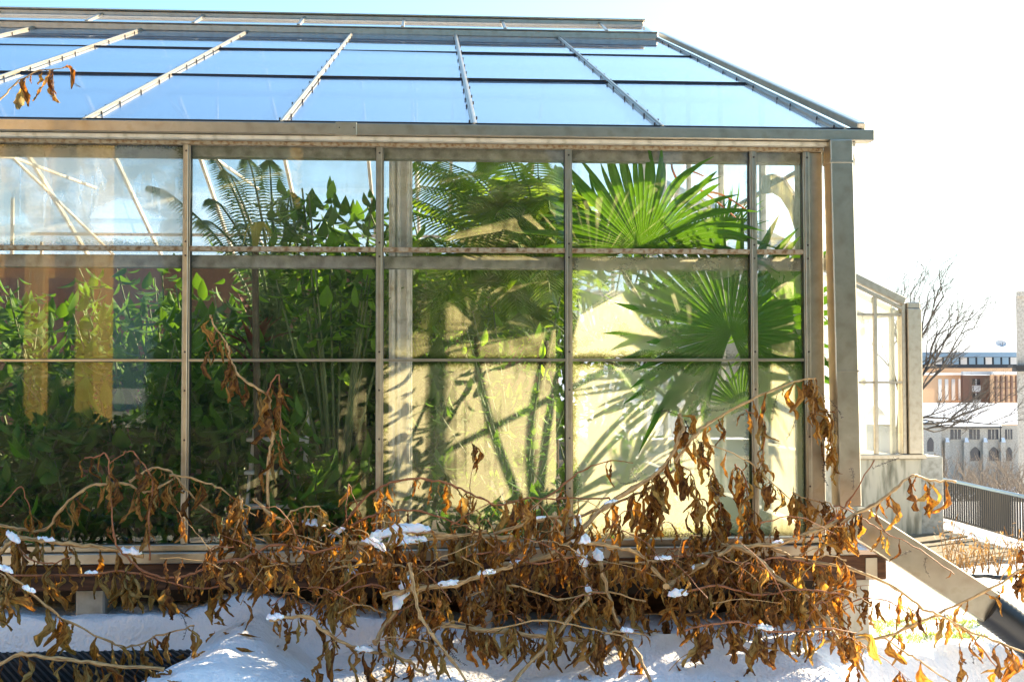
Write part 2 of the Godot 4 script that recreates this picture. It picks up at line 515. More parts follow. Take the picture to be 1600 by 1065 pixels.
	var ds := part("downspout", b, al, g)
	b = MB.new()
	b.box(Vector3(2.309, 2.84, 0.0), Vector3(2.449, 2.856, 0.134), 0.002)
	part("strap", b, al, ds)
	b = MB.new()
	b.box(Vector3(2.335, 1.62, 0.0), Vector3(2.47, 1.63, 0.1345), 0.001)
	part("strap", b, al, ds)
	b = MB.new()
	b.tube(smooth([Vector3(2.46, 2.95, 0.03), Vector3(2.475, 2.9, 0.035), Vector3(2.478, 2.85, 0.035), Vector3(2.462, 2.81, 0.035)], 4), taper(13, 0.02, 0.016), 8)
	part("outlet", b, M.painted_steel, g)
	# slanting duct that carries the water away, and the black hose on its end
	var d0 := pz(1335, 812, 0.07)
	var d1 := pz(1552, 952, 0.16)
	b = MB.new()
	b.bar(d0, d1, 0.185, 0.11, Vector3(0, 0, 1), 0.006)
	var du := part("drain_duct", b, al, g)
	b = MB.new()
	var hp := []
	var hdir := (d1 - d0).normalized()
	for k in 40: hp.append(d1 + hdir * (k * 0.014 - 0.03) + Vector3(0, -0.0004 * k * k * 0.2, 0))
	var hr := PackedFloat32Array()
	for k in 40: hr.append(0.108 + (0.007 if k % 2 else 0.0))
	b.tube(PackedVector3Array(hp), hr, 20)
	part("hose", b, M.black_hose, du)
	# base: timber beam, pier, wall of the crawl space
	b = MB.new()
	b.box(Vector3(LEFT_X, 0.4, -0.16), Vector3(2.66, 0.548, 0.03), 0.008)
	var tb := part("base_beam", b, M.timber_brown, g)
	b = MB.new()
	b.box(Vector3(2.53, 0.405, 0.031), Vector3(2.6, 0.53, 0.036), 0.001)
	part("plate", b, al, tb)
	for x in [2.44, 0.2, -2.0, -4.2]:
		b = MB.new()
		b.box(Vector3(x - 0.02, -0.9, -0.22), Vector3(x + 0.14, 0.399, -0.03), 0.01)
		part("pier", b, M.concrete, g)
	b = MB.new()
	b.box(Vector3(LEFT_X, -0.9, -0.75), Vector3(2.3, 0.5, -0.65))
	part("crawl_space_wall", b, M.timber_brown, g)
	b = MB.new()
	b.box(Vector3(2.3, -0.9, -12.3), Vector3(2.42, 0.54, -0.23))
	b.box(Vector3(LEFT_X, -0.9, -12.45), Vector3(2.42, 0.54, -12.31))
	b.box(Vector3(LEFT_X - 0.13, -0.9, -12.45), Vector3(LEFT_X - 0.002, 0.54, -0.1))
	part("foundation_wall", b, M.concrete, g)
	b = MB.new()
	b.box(Vector3(LEFT_X + 0.02, 0.397, -7.3), Vector3(1.5, 3.0, -7.1), 0.01)
	part("added_partition_wall", b, M.old_brick, g)  # wall added to keep the lower panes in front of it dark
	b = MB.new()
	b.box(Vector3(LEFT_X, 0.3, -12.3), Vector3(2.29, 0.396, -0.17))
	part("planting_bed", b, M.dark_soil, g)
	# front roof: bars with clips, laps, panes
	var bars := []
	for i in range(-3, 4): bars.append(-1.967 + BAY * i)
	var all_x := [LEFT_X] + bars + [END_X]
	var zs := [0.03, -2.02, -3.89, -5.62]
	for i in bars.size() + 1:
		var x: float = bars[i] if i < bars.size() else END_X - 0.02
		b = MB.new()
		var up := Vector3(0, 1, SLOPE).normalized()
		var p0 := Vector3(x, roof_y(0.07), 0.07) + up * 0.012
		var p1 := Vector3(x, roof_y(-5.9), -5.9) + up * 0.012
		b.bar(p0, p1, 0.034, 0.016, up, 0.003)
		b.bar(p0 + up * 0.012, p1 + up * 0.012, 0.014, 0.01, up, 0.002)
		var ba := part("glazing_bar", b, al, g)
		b = MB.new()
		var k := 0.12
		while k < 5.8:
			for s in [-1.0, 1.0]:
				var c := Vector3(x + s * 0.024, roof_y(-k - s * 0.07), -k - s * 0.07) + up * 0.012
				b.obox(Transform3D(Basis(Vector3(1, 0, 0), up, Vector3(1, 0, 0).cross(up)), c), Vector3(0.009, 0.022, 0.009), 0.002)
			k += rf(0.28, 0.6)
		small_parts("clips", b, M.bolt_steel, ba)
		if i == bars.size():
			b = MB.new()
			b.bar(p0 + Vector3(0.1, 0.02, 0), p1 + Vector3(0.1, 0.02, 0), 0.05, 0.05, up, 0.006)
			b.bar(p0 + Vector3(0.06, -0.03, 0), p1 + Vector3(0.06, -0.03, 0), 0.07, 0.02, up, 0.004)
			part("verge_rail", b, al, g)
	for i in all_x.size() - 1:
		var x0: float = all_x[i] + 0.01
		var x1: float = all_x[i + 1] - 0.01
		for r in 3:
			var za: float = zs[r]
			var zb: float = zs[r + 1]
			var dy := 0.002 * (i % 3) + 0.003 * r
			var warp := [rf(-0.007, 0.007), rf(-0.007, 0.007), rf(-0.007, 0.007)]
			b = MB.new()      # four stacked faces of glass, added to strengthen the reflection
			for k in 4:
				var e := dy - 0.006 * k
				b.quad(Vector3(x0, roof_y(za) + e + warp[0], za), Vector3(x1, roof_y(za) + e + warp[1], za), Vector3(x1, roof_y(zb) + e + warp[0] * 0.3, zb), Vector3(x0, roof_y(zb) + e + warp[2], zb))
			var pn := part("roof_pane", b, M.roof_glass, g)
			put("dust", sheet(Vector3(x0, roof_y(za) + dy - 0.034, za), Vector3(x1, roof_y(za) + dy - 0.034, za), Vector3(x1, roof_y(zb) + dy - 0.034, zb), Vector3(x0, roof_y(zb) + dy - 0.034, zb)), M["dust_%d" % (rng.randi() % 3)], pn)
	for r in [1, 2]:
		b = MB.new()
		b.box(Vector3(LEFT_X, roof_y(zs[r]) - 0.008, zs[r] - 0.004), Vector3(END_X - 0.02, roof_y(zs[r]) + 0.014, zs[r] + 0.006))
		part("lap_strip", b, M.black_gasket, g)
	# ridge vent: front beam, short panes, cap
	var vz := -5.55
	var y0 := pz(700, 55.5, vz).y
	var y1 := pz(700, 45.5, vz).y
	var ve := pz(1028, 50, vz).x
	b = MB.new()
	b.box(Vector3(LEFT_X, y0, vz - 0.05), Vector3(ve, y1, vz), 0.006)
	b.box(Vector3(LEFT_X, y1 + 0.001, vz - 0.06), Vector3(ve, y1 + 0.014, vz + 0.01), 0.004)
	part("vent_beam", b, al, g)
	var cz := -6.12
	var cy0 := pz(700, 34, cz).y
	var cy1 := pz(700, 27, cz).y
	var ce := pz(1006, 30, cz).x
	b = MB.new()
	b.box(Vector3(LEFT_X, cy0, cz - 0.16), Vector3(ce, cy1, cz), 0.008)
	b.box(Vector3(LEFT_X, cy1 + 0.001, cz - 0.18), Vector3(ce + 0.02, cy1 + 0.02, cz + 0.02), 0.005)
	part("ridge_cap", b, al, g)
	var vx := []
	for i in range(-4, 4): vx.append(pz(628, 40, cz).x + (i - 0) * BAY)
	for x in vx:
		if x > ce or x < LEFT_X: continue
		b = MB.new()
		b.bar(Vector3(x + 0.02, y1 + 0.02, vz - 0.01), Vector3(x + 0.02, cy0 + 0.02, cz), 0.035, 0.02, Vector3(0, 1, 0.4), 0.004)
		part("vent_bar", b, al, g)
	vx = [LEFT_X] + vx.filter(func(q): return q > LEFT_X and q < ce) + [ce]
	for i in vx.size() - 1:
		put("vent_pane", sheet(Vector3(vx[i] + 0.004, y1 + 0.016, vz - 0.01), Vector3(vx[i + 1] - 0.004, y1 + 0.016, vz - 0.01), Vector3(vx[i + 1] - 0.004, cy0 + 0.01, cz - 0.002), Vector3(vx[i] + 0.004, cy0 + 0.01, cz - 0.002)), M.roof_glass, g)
	b = MB.new()
	b.quad(Vector3(ve - 0.01, roof_y(vz) + 0.01, vz - 0.03), Vector3(ce, roof_y(cz) + 0.01, cz - 0.02), Vector3(ce, cy0, cz - 0.02), Vector3(ve - 0.01, y1, vz - 0.03))
	part("vent_cheek", b, M.painted_steel, g)
	# inner frame: columns, rafters, ties, far slope and far wall
	for x in [-0.2, 2.34, -3.4, -5.6]:
		b = MB.new()
		b.box(Vector3(x - 0.07, 0.4, -0.42), Vector3(x + 0.07, 2.95, -0.3), 0.006)
		if x > -1.0 and x < 1.0:
			for q in [-0.055, -0.02, 0.035]: b.box(Vector3(x + q, 0.4, -0.3), Vector3(x + q + 0.022, 2.95, -0.275), 0.004)
		var co := part("column", b, M.painted_steel, g)
		b = MB.new()
		var kp := []
		for k in 7:
			var a := PI * 0.5 * k / 6.0
			kp.append(Vector3(x, 2.2 + 0.75 * sin(a), -0.42 - 0.9 * (1.0 - cos(a))))
		for k in 6: b.bar(kp[k], kp[k + 1], 0.03, 0.13, Vector3(0, 0.5, 0.5), 0.004)
		part("knee_brace", b, M.painted_steel, co)
	for x in bars:
		b = MB.new()
		b.bar(Vector3(x, roof_y(-0.1) - 0.07, -0.1), Vector3(x, roof_y(-6.15) - 0.07, -6.15), 0.04, 0.07, Vector3(0, 1, 0), 0.004)
		b.bar(Vector3(x, roof_y(-12.35) - 0.05, -12.35), Vector3(x, roof_y(-6.25) - 0.05, -6.25), 0.04, 0.07, Vector3(0, 1, 0), 0.004)
		part("rafter", b, M.painted_steel, g)
	for x in [-0.2, -2.4, -4.6]:
		b = MB.new()
		b.tube(PackedVector3Array([Vector3(x, 3.05, -0.4), Vector3(x, 4.0, -6.2), Vector3(x, 3.05, -12.1)]), taper(3, 0.022, 0.022), 6)
		b.tube(PackedVector3Array([Vector3(x, 4.0, -6.2), Vector3(x, 5.35, -6.2)]), taper(2, 0.02, 0.02), 6)
		b.tube(PackedVector3Array([Vector3(x, 4.0, -6.2), Vector3(x, roof_y(-3.1) - 0.1, -3.1)]), taper(2, 0.02, 0.02), 6)
		b.tube(PackedVector3Array([Vector3(x, 4.0, -6.2), Vector3(x, roof_y(-9.3) - 0.1, -9.3)]), taper(2, 0.02, 0.02), 6)
		part("truss", b, M.white_paint, g)
	b = MB.new()
	b.box(Vector3(LEFT_X, roof_y(-6.2) - 0.12, -6.25), Vector3(END_X, roof_y(-6.2) - 0.02, -6.15), 0.004)
	for z in [-2.0, -3.9, -8.5, -10.5]: b.box(Vector3(LEFT_X, roof_y(z) - 0.14, z - 0.03), Vector3(END_X - 0.03, roof_y(z) - 0.1, z + 0.03))
	b.box(Vector3(LEFT_X, 2.87, -12.4), Vector3(END_X, 3.03, -12.28), 0.004)
	b.box(Vector3(LEFT_X, 2.2, -12.36), Vector3(END_X, 2.26, -12.3), 0.004)
	part("purlin", b, M.painted_steel, g)
	for i in all_x.size() - 1:
		var x0: float = all_x[i] + 0.02
		var x1: float = all_x[i + 1] - 0.02
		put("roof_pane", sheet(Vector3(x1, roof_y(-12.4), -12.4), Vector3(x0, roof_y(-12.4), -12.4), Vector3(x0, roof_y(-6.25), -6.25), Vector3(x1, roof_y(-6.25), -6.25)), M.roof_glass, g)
		put("window_pane", sheet(Vector3(x1, 0.56, -12.35), Vector3(x0, 0.56, -12.35), Vector3(x0, 2.87, -12.35), Vector3(x1, 2.87, -12.35)), M.clear_glass, g)
	# end walls: posts, rails, panes, gables
	var pzs := [-0.3, -1.5, -2.7, -3.9, -5.05, -6.2, -7.35, -8.5, -9.7, -10.9, -12.2]
	for e in [[END_X - 0.06, 1.0], [LEFT_X + 0.02, -1.0]]:
		var x: float = e[0]
		b = MB.new()
		for z in pzs: b.box(Vector3(x - 0.02, 0.55, z - 0.025), Vector3(x + 0.02, roof_y(z) - 0.03, z + 0.025), 0.003)
		part("post", b, M.painted_steel, g)
		b = MB.new()
		for y in [1.69, 2.32, 2.93]: b.box(Vector3(x - 0.016, y - 0.015, -12.3), Vector3(x + 0.016, y + 0.015, -0.14), 0.003)
		b.box(Vector3(x - 0.04, 0.55, -12.3), Vector3(x + 0.04, 0.64, -0.14), 0.003)
		part("rail", b, M.painted_steel, g)
		for i in pzs.size() - 1:
			var za: float = pzs[i] - 0.026
			var zb: float = pzs[i + 1] + 0.026
			put("window_pane", sheet(Vector3(x, 0.645, za), Vector3(x, 0.645, zb), Vector3(x, 2.91, zb), Vector3(x, 2.91, za)), M.clear_glass, g)
			put("gable_pane", sheet(Vector3(x, 2.95, za), Vector3(x, 2.95, zb), Vector3(x, roof_y(zb) - 0.03, zb), Vector3(x, roof_y(za) - 0.03, za)), M.clear_glass, g)

# ---------------------------------------------------------------- ground
func ss(a: float, b: float, x: float) -> float: return smoothstep(a, b, x)

var bumps: FastNoiseLite
var small_bumps: FastNoiseLite

func ground_y(x: float, z: float) -> float:
	var h := 0.0
	# the terrace falls away behind the greenhouse, then the hillside drops below the railing
	h -= 1.1 * ss(-0.6, -10.0, z)
	h -= 7.0 * ss(-15.5, -45.0, z) + 10.0 * ss(-40.0, -150.0, z)
	# a bank in front on the side of the duct
	var right := ss(2.0, 2.7, x)
	h -= right * 0.62 * ss(-0.12, 0.45, z)
	h -= 0.5 * ss(1.5, 4.0, z)
	# along the wall: a drift on the ledge, a mound, a well with the grate
	var near := ss(-0.9, -0.5, z) * (1.0 - ss(1.6, 2.6, z)) * (1.0 - right)
	var ledge := 0.26 * (1.0 - ss(0.1, 0.24, z)) * (1.0 - ss(-1.0, 0.6, x)) + 0.11 * ss(-1.0, 0.6, x) * (1.0 - ss(0.3, 1.4, z))
	var cx := -1.02 - 0.12 * ss(0.3, 1.2, z)
	var mound := 0.3 * exp(-pow((x - cx) / (0.26 + 0.12 * ss(0.2, 1.2, z)), 2.0)) * (1.0 - 0.45 * ss(0.15, 1.2, z))
	var hump := 0.1 * exp(-pow((x + 0.25) / 0.35, 2.0) - pow((z - 0.55) / 0.4, 2.0)) + 0.08 * exp(-pow((x - 1.1) / 0.5, 2.0) - pow((z - 0.5) / 0.3, 2.0))
	h += near * (maxf(ledge, mound) + minf(ledge, mound) * 0.3 + hump)
	if absf(x) < 12.0 and absf(z) < 12.0:
		h += bumps.get_noise_2d(x, z) * 0.05 + small_bumps.get_noise_2d(x, z) * 0.02
	else:
		h += bumps.get_noise_2d(x * 0.1, z * 0.1) * 0.3
	return h

func make_ground() -> void:
	bumps = noise(1.6, 3, 77)
	small_bumps = noise(7.0, 3, 78)
	var xs := [-900.0, -400.0, -200.0, -120.0, -80.0, -50.0, -30.0, -20.0, -14.0, -10.0, -7.0, -5.0, -4.0]
	var x := -3.6
	while x < 5.2: xs.append(x); x += 0.045
	xs.append_array([5.6, 6.2, 7.0, 8.0, 9.0, 10.0, 11.0, 12.5, 14.0, 16.0, 20.0, 26.0, 34.0, 45.0, 60.0, 80.0, 110.0, 160.0, 240.0, 400.0, 900.0])
	var zs := [200.0, 90.0, 50.0, 30.0, 20.0, 12.0, 8.0, 5.0, 3.5, 2.5, 1.9]
	var z := 1.6
	while z > -1.0: zs.append(z); z -= 0.04
	while z > -6.0: zs.append(z); z -= 0.2
	while z > -16.0: zs.append(z); z -= 0.7
	zs.append_array([-18.0, -20.0, -23.0, -26.0, -30.0, -35.0, -40.0, -46.0, -54.0, -64.0, -78.0, -95.0, -115.0, -140.0, -170.0, -220.0, -300.0, -450.0, -900.0])
	var p := PackedVector3Array()
	for zz in zs:
		for xx in xs: p.append(Vector3(xx, ground_y(xx, zz), zz))
	var b := MB.new()
	b.grid(p, xs.size())
	var o := part("ground", b, M.snow, self)
	tag(o, "snow covered ground in front of and beyond the greenhouse", "ground", "", "structure")

# ---------------------------------------------------------------- dried stalks in front
func dead_leaf(sd: int, crumpled := false) -> ArrayMesh:                            # hangs from its stalk at the origin, one unit long
	var r := RandomNumberGenerator.new()
	r.seed = sd
	var b := MB.new()
	var rows := 13
	var cols := 7
	var p := PackedVector3Array()
	var twist := r.randf_range(-2.3, 2.3)
	var curl := r.randf_range(0.7, 2.4)
	var bend := r.randf_range(-0.2, 0.2)
	var wide := r.randf_range(0.06, 0.16)
	if crumpled:
		wide = r.randf_range(0.12, 0.2)
		curl = r.randf_range(2.2, 3.6)
		twist *= 1.6
	var crook := r.randf_range(0.02, 0.21)
	var f1 := r.randf_range(7, 13)
	var f2 := r.randf_range(0, 6)
	var nz := noise(2.2, 3, sd)
	for i in rows:
		var t := float(i) / (rows - 1)
		var w := wide * pow(sin(PI * clampf((t - 0.14) / 0.86, 0.0, 1.0) * 0.94 + 0.06), 0.8) if t > 0.13 else 0.012
		w = maxf(w * (1.0 + 0.35 * nz.get_noise_2d(t * 3.0, 5.0)), 0.008)
		var mid := Vector3(bend * sin(t * PI * 1.2) + crook * sin(t * f1 + f2) * 0.35, -t + crook * 0.3 * maxf(0.0, t - 0.8), bend * 0.6 * cos(t * 2.6 + f2) * t)
		var a := twist * t + f2
		var dx := Vector3(cos(a), 0.0, sin(a))
		var dz := Vector3(-sin(a), 0.0, cos(a))
		for c in cols:
			var s := float(c) / (cols - 1) * 2.0 - 1.0
			var ph := s * curl
			var off := dx * (sin(ph) / curl if curl > 0.1 else s) * w + dz * (1.0 - cos(ph)) / curl * w
			off += dz * w * 0.35 * sin(t * f1 * 2.0 + s * 3.0 + f2) * absf(s) + Vector3(0, 0.05 * nz.get_noise_2d(t * 6.0 + 40.0, s * 2.0), 0)
			off += dz * (0.09 if crumpled else 0.05) * nz.get_noise_2d(t * 5.0, s * 1.7 + 20.0)
			p.append(mid + off)
	b.grid(p, cols)
	return b.mesh()

func raceme(sd: int) -> ArrayMesh:                               # a spent berry spike, about one unit long
	var r := RandomNumberGenerator.new()
	r.seed = sd
	var b := MB.new()
	var pts := []
	var side := r.randf_range(-0.5, 0.5)
	for i in 6:
		var t := i / 5.0
		pts.append(Vector3(side * t * t, -t, 0.15 * sin(t * 3.0)))
	var c := smooth(pts, 4)
	b.tube(c, taper(c.size(), 0.014, 0.006), 4)
	for k in 34:
		var t := r.randf_range(0.12, 1.0)
		var q := c[int(t * (c.size() - 1))]
		var a := r.randf() * TAU
		var l := r.randf_range(0.05, 0.1) * (1.2 - 0.6 * t)
		var e := q + Vector3(cos(a), r.randf_range(-0.3, 0.5), sin(a)) * l
		b.tube(PackedVector3Array([q, e]), taper(2, 0.005, 0.004), 3, false)
		var s := r.randf_range(0.014, 0.024)
		for j in 4:
			var a0 := TAU * j / 4
			var a1 := TAU * (j + 1) / 4
			b.tri_out(e + Vector3(cos(a0), 0, sin(a0)) * s, e + Vector3(cos(a1), 0, sin(a1)) * s, e + Vector3(0, s, 0), e)
			b.tri_out(e + Vector3(cos(a0), 0, sin(a0)) * s, e + Vector3(cos(a1), 0, sin(a1)) * s, e - Vector3(0, s, 0), e)
	return b.mesh()

var stalk_points := PackedVector3Array()

# Stems read off the photograph: [plant, z at the start, z at the end, radius at start and end, leaves per metre, points]
func stems() -> Array:
	return [
	[0, 0.45, 0.5, .018, .013, 9, [[-40,880],[0,861],[25,841],[65,844],[108,849],[163,857],[224,868]]],
	[0, 0.4, 0.35, .012, .007, 10, [[-30,812],[0,819],[25,826],[69,828],[94,796],[127,767],[155,757],[195,756],[224,769],[253,758],[271,747]]],
	[0, 0.35, 0.3, .009, .005, 8, [[202,752],[231,734],[260,734],[289,763],[325,799],[369,828],[420,850]]],
	[0, 0.35, 0.3, .008, .004, 7, [[265,742],[307,749],[343,763],[372,788],[398,806]]],
	[0, 0.5, 0.5, .005, .009, 8, [[130,716],[150,714],[166,712],[170,770],[177,835],[192,864],[224,890],[260,902],[296,897],[325,884]]],
	[0, 0.5, 0.5, .004, .006, 8, [[170,724],[195,706],[210,709],[231,738],[239,763],[233,806],[233,875]]],
	[0, 0.6, 0.5, .008, .006, 17, [[-30,900],[0,899],[141,897],[202,895],[304,919],[350,915]]],
	[0, 0.9, 0.7, .008, .005, 15, [[-10,880],[22,904],[80,951],[108,969],[174,1002],[202,1011],[253,991],[304,976]]],
	[0, 1.1, 1.0, .012, .012, 14, [[-20,1050],[33,1022],[90,1029],[152,1038],[255,1047]]],
	[0, 0.9, 0.9, .006, .004, 16, [[-20,965],[0,950],[10,905],[0,895]]],
	[0, 0.5, 0.4, .005, .003, 6, [[-20,800],[0,790],[32,761],[42,790],[50,815]]],
	[0, 0.55, 0.6, .006, .004, 14, [[20,842],[40,870],[80,880],[110,870]]],
	[1, 0.4, 0.4, .013, .006, 16, [[397,779],[422,803],[458,817],[495,823],[524,835],[581,868],[610,875]]],
	[1, 0.35, 0.3, .012, .006, 12, [[419,830],[419,716],[425,685],[419,640],[419,618],[391,601],[371,584],[360,564],[356,542],[335,511],[329,492]]],
	[1, 0.32, 0.3, .006, .004, 18, [[419,640],[419,612],[436,585],[437,629],[439,680],[444,700]]],
	[1, 0.31, 0.3, .004, .003, 20, [[356,542],[340,530],[330,545],[322,552]]],
	[1, 0.31, 0.3, .004, .003, 20, [[358,540],[358,565],[361,590]]],
	[1, 0.7, 0.6, .009, .008, 28, [[325,880],[380,872],[430,850],[490,862],[545,850]]],
	[1, 0.55, 0.5, .008, .007, 30, [[340,905],[400,885],[450,880],[520,885],[560,900]]],
	[1, 0.5, 0.5, .008, .004, 26, [[366,840],[378,795],[372,775],[380,830],[395,850]]],
	[1, 0.45, 0.4, .007, .004, 24, [[440,820],[455,800],[490,790],[500,800],[495,850]]],
	[1, 0.9, 0.8, .012, .009, 16, [[422,966],[480,964],[509,987],[560,1013],[603,1022],[639,1034],[657,1049],[697,1063],[730,1075]]],
	[2, 0.35, 0.3, .009, .006, 11, [[524,836],[552,799],[581,770],[618,752],[668,749],[712,760],[750,778],[780,788],[823,779],[881,779],[953,778]]],
	[2, 0.4, 0.35, .008, .005, 13, [[549,821],[581,805],[610,798],[657,798],[715,817],[760,835]]],
	[2, 0.45, 0.3, .004, .003, 10, [[540,815],[543,757],[556,785],[566,815]]],
	[2, 0.5, 0.4, .02, .017, 10, [[580,848],[618,830],[661,830],[712,837],[750,839],[800,840]]],
	[7, 0.5, 0.45, .014, .012, 22, [[530,846],[603,850],[712,838],[760,830]]],
	[7, 0.75, 0.7, .018, .014, 20, [[600,930],[650,919],[712,911],[750,899],[800,885]]],
	[7, 0.9, 0.6, .016, .014, 14, [[585,1003],[610,966],[628,930],[640,890]]],
	[7, 0.85, 1.1, .012, .009, 15, [[640,880],[647,919],[657,962],[675,991],[704,1031],[735,1075]]],
	[7, 0.6, 0.6, .007, .006, 34, [[480,900],[540,885],[600,880],[660,890],[710,880]]],
	[7, 0.7, 0.65, .007, .006, 30, [[520,930],[580,915],[640,935],[700,940]]],
	[7, 0.3, 0.3, .004, .002, 12, [[728,842],[733,800],[735,760],[743,705],[735,690]]],
	[3, 0.6, 0.15, .022, .012, 12, [[690,915],[700,911],[790,886],[863,866],[902,832],[946,792],[989,765],[1033,734],[1051,709],[1061,680],[1066,669],[1062,647]]],
	[3, 0.35, 0.2, .012, .006, 8, [[1056,722],[1084,681],[1109,662],[1162,631],[1209,609],[1250,595],[1275,590]]],
	[3, 0.4, 0.25, .014, .008, 16, [[700,845],[754,839],[845,810],[902,806],[960,785],[1011,763],[1054,734]]],
	[3, 0.3, 0.2, .009, .003, 5, [[800,815],[827,796],[881,756],[917,731],[953,720],[989,723]]],
	[3, 0.5, 0.75, .015, .012, 10, [[902,806],[910,875],[920,911],[920,933],[953,987],[1005,1075]]],
	[3, 0.95, 0.75, .013, .011, 11, [[795,1070],[845,1020],[888,969],[920,933]]],
	[8, 0.55, 0.9, .014, .011, 10, [[935,870],[942,897],[964,969],[1000,1027],[1022,1075]]],
	[8, 0.6, 0.7, .014, .010, 14, [[900,845],[953,853],[996,864],[1025,893],[1062,933],[1087,962]]],
	[8, 0.5, 0.5, .01, .008, 24, [[870,870],[931,875],[1011,879],[1100,864],[1150,855]]],
	[8, 0.8, 0.8, .016, .014, 20, [[690,976],[790,987],[877,998],[930,1000]]],
	[8, 0.85, 0.8, .009, .005, 8, [[940,1060],[935,1009],[960,987],[1007,991]]],
	[8, 0.55, 0.55, .007, .006, 32, [[720,870],[780,862],[840,880],[900,870],[960,885]]],
	[8, 0.7, 0.7, .007, .006, 32, [[730,930],[800,915],[870,935],[940,925],[1010,940]]],
	[8, 0.9, 0.9, .006, .005, 26, [[760,985],[850,970],[930,985],[990,1000]]],
	[4, 0.7, 0.25, .018, .008, 11, [[1040,915],[1047,911],[1090,886],[1145,857],[1217,848],[1307,817],[1362,792],[1400,763],[1427,743],[1454,750],[1495,753]]],
	[4, 0.5, 0.9, .016, .010, 15, [[1130,853],[1152,855],[1188,875],[1217,904],[1260,933],[1289,969],[1325,1020],[1365,1075]]],
	[4, 0.5, 0.8, .012, .007, 9, [[1202,855],[1253,875],[1325,888],[1400,918],[1437,947],[1465,959],[1512,984],[1560,1002],[1620,1025]]],
	[4, 0.3, 0.25, .008, .004, 4, [[1289,822],[1300,811],[1325,785],[1365,718]]],
	[4, 0.25, 0.15, .005, .004, 14, [[1095,690],[1108,694],[1173,723],[1224,770],[1289,810],[1330,835]]],
	[9, 0.6, 0.6, .008, .006, 36, [[1040,870],[1100,868],[1160,880],[1220,872],[1290,885]]],
	[9, 0.75, 0.75, .008, .006, 38, [[1060,930],[1120,915],[1190,930],[1250,920],[1320,930]]],
	[9, 0.95, 0.9, .007, .005, 34, [[1070,985],[1140,970],[1210,985],[1290,980],[1340,990]]],
	[9, 0.25, 0.25, .006, .003, 44, [[1060,725],[1080,740],[1090,790],[1095,850]]],
	[9, 0.22, 0.22, .006, .003, 44, [[1100,715],[1118,745],[1125,800],[1118,850]]],
	[10, 0.2, 0.2, .006, .003, 40, [[1150,725],[1165,750],[1170,800],[1165,840]]],
	[10, 0.3, 0.3, .006, .003, 34, [[1030,735],[1020,775],[1012,820],[1010,850]]],
	[10, 0.18, 0.18, .005, .003, 30, [[1165,640],[1190,655],[1195,690],[1185,735]]],
	[10, 0.2, 0.2, .006, .004, 34, [[1240,770],[1265,780],[1300,790],[1310,830]]],
	[10, 0.16, 0.16, .005, .003, 42, [[1262,592],[1285,620],[1298,680],[1305,730]]],
	[10, 0.2, 0.2, .005, .003, 30, [[1275,590],[1270,640],[1285,690]]],
	[5, 0.5, 0.7, .010, .008, 6, [[1290,1003],[1300,1000],[1379,995],[1420,981],[1465,959],[1536,925],[1600,888],[1640,865]]],
	[5, 0.6, 0.8, .007, .005, 7, [[1382,996],[1420,1022],[1454,1043],[1500,1075]]],
	[5, 0.6, 0.7, .006, .004, 7, [[1512,984],[1540,1022],[1580,1070]]],
	[5, 0.2, 0.3, .005, .003, 6, [[1305,790],[1320,793],[1362,817],[1392,835],[1437,858],[1492,897]]],
	[5, 0.4, 0.5, .005, .003, 22, [[1560,910],[1580,880],[1597,850],[1610,900]]],
	[5, 0.45, 0.45, .005, .003, 20, [[1300,960],[1345,935],[1390,940],[1430,955]]],
	[5, 0.5, 0.5, .005, .003, 18, [[1480,960],[1500,985],[1500,1020],[1505,1050]]],
	[6, 0.5, 0.35, .007, .003, 9, [[-30,190],[0,158],[22,128],[60,112],[100,105]]],
	]

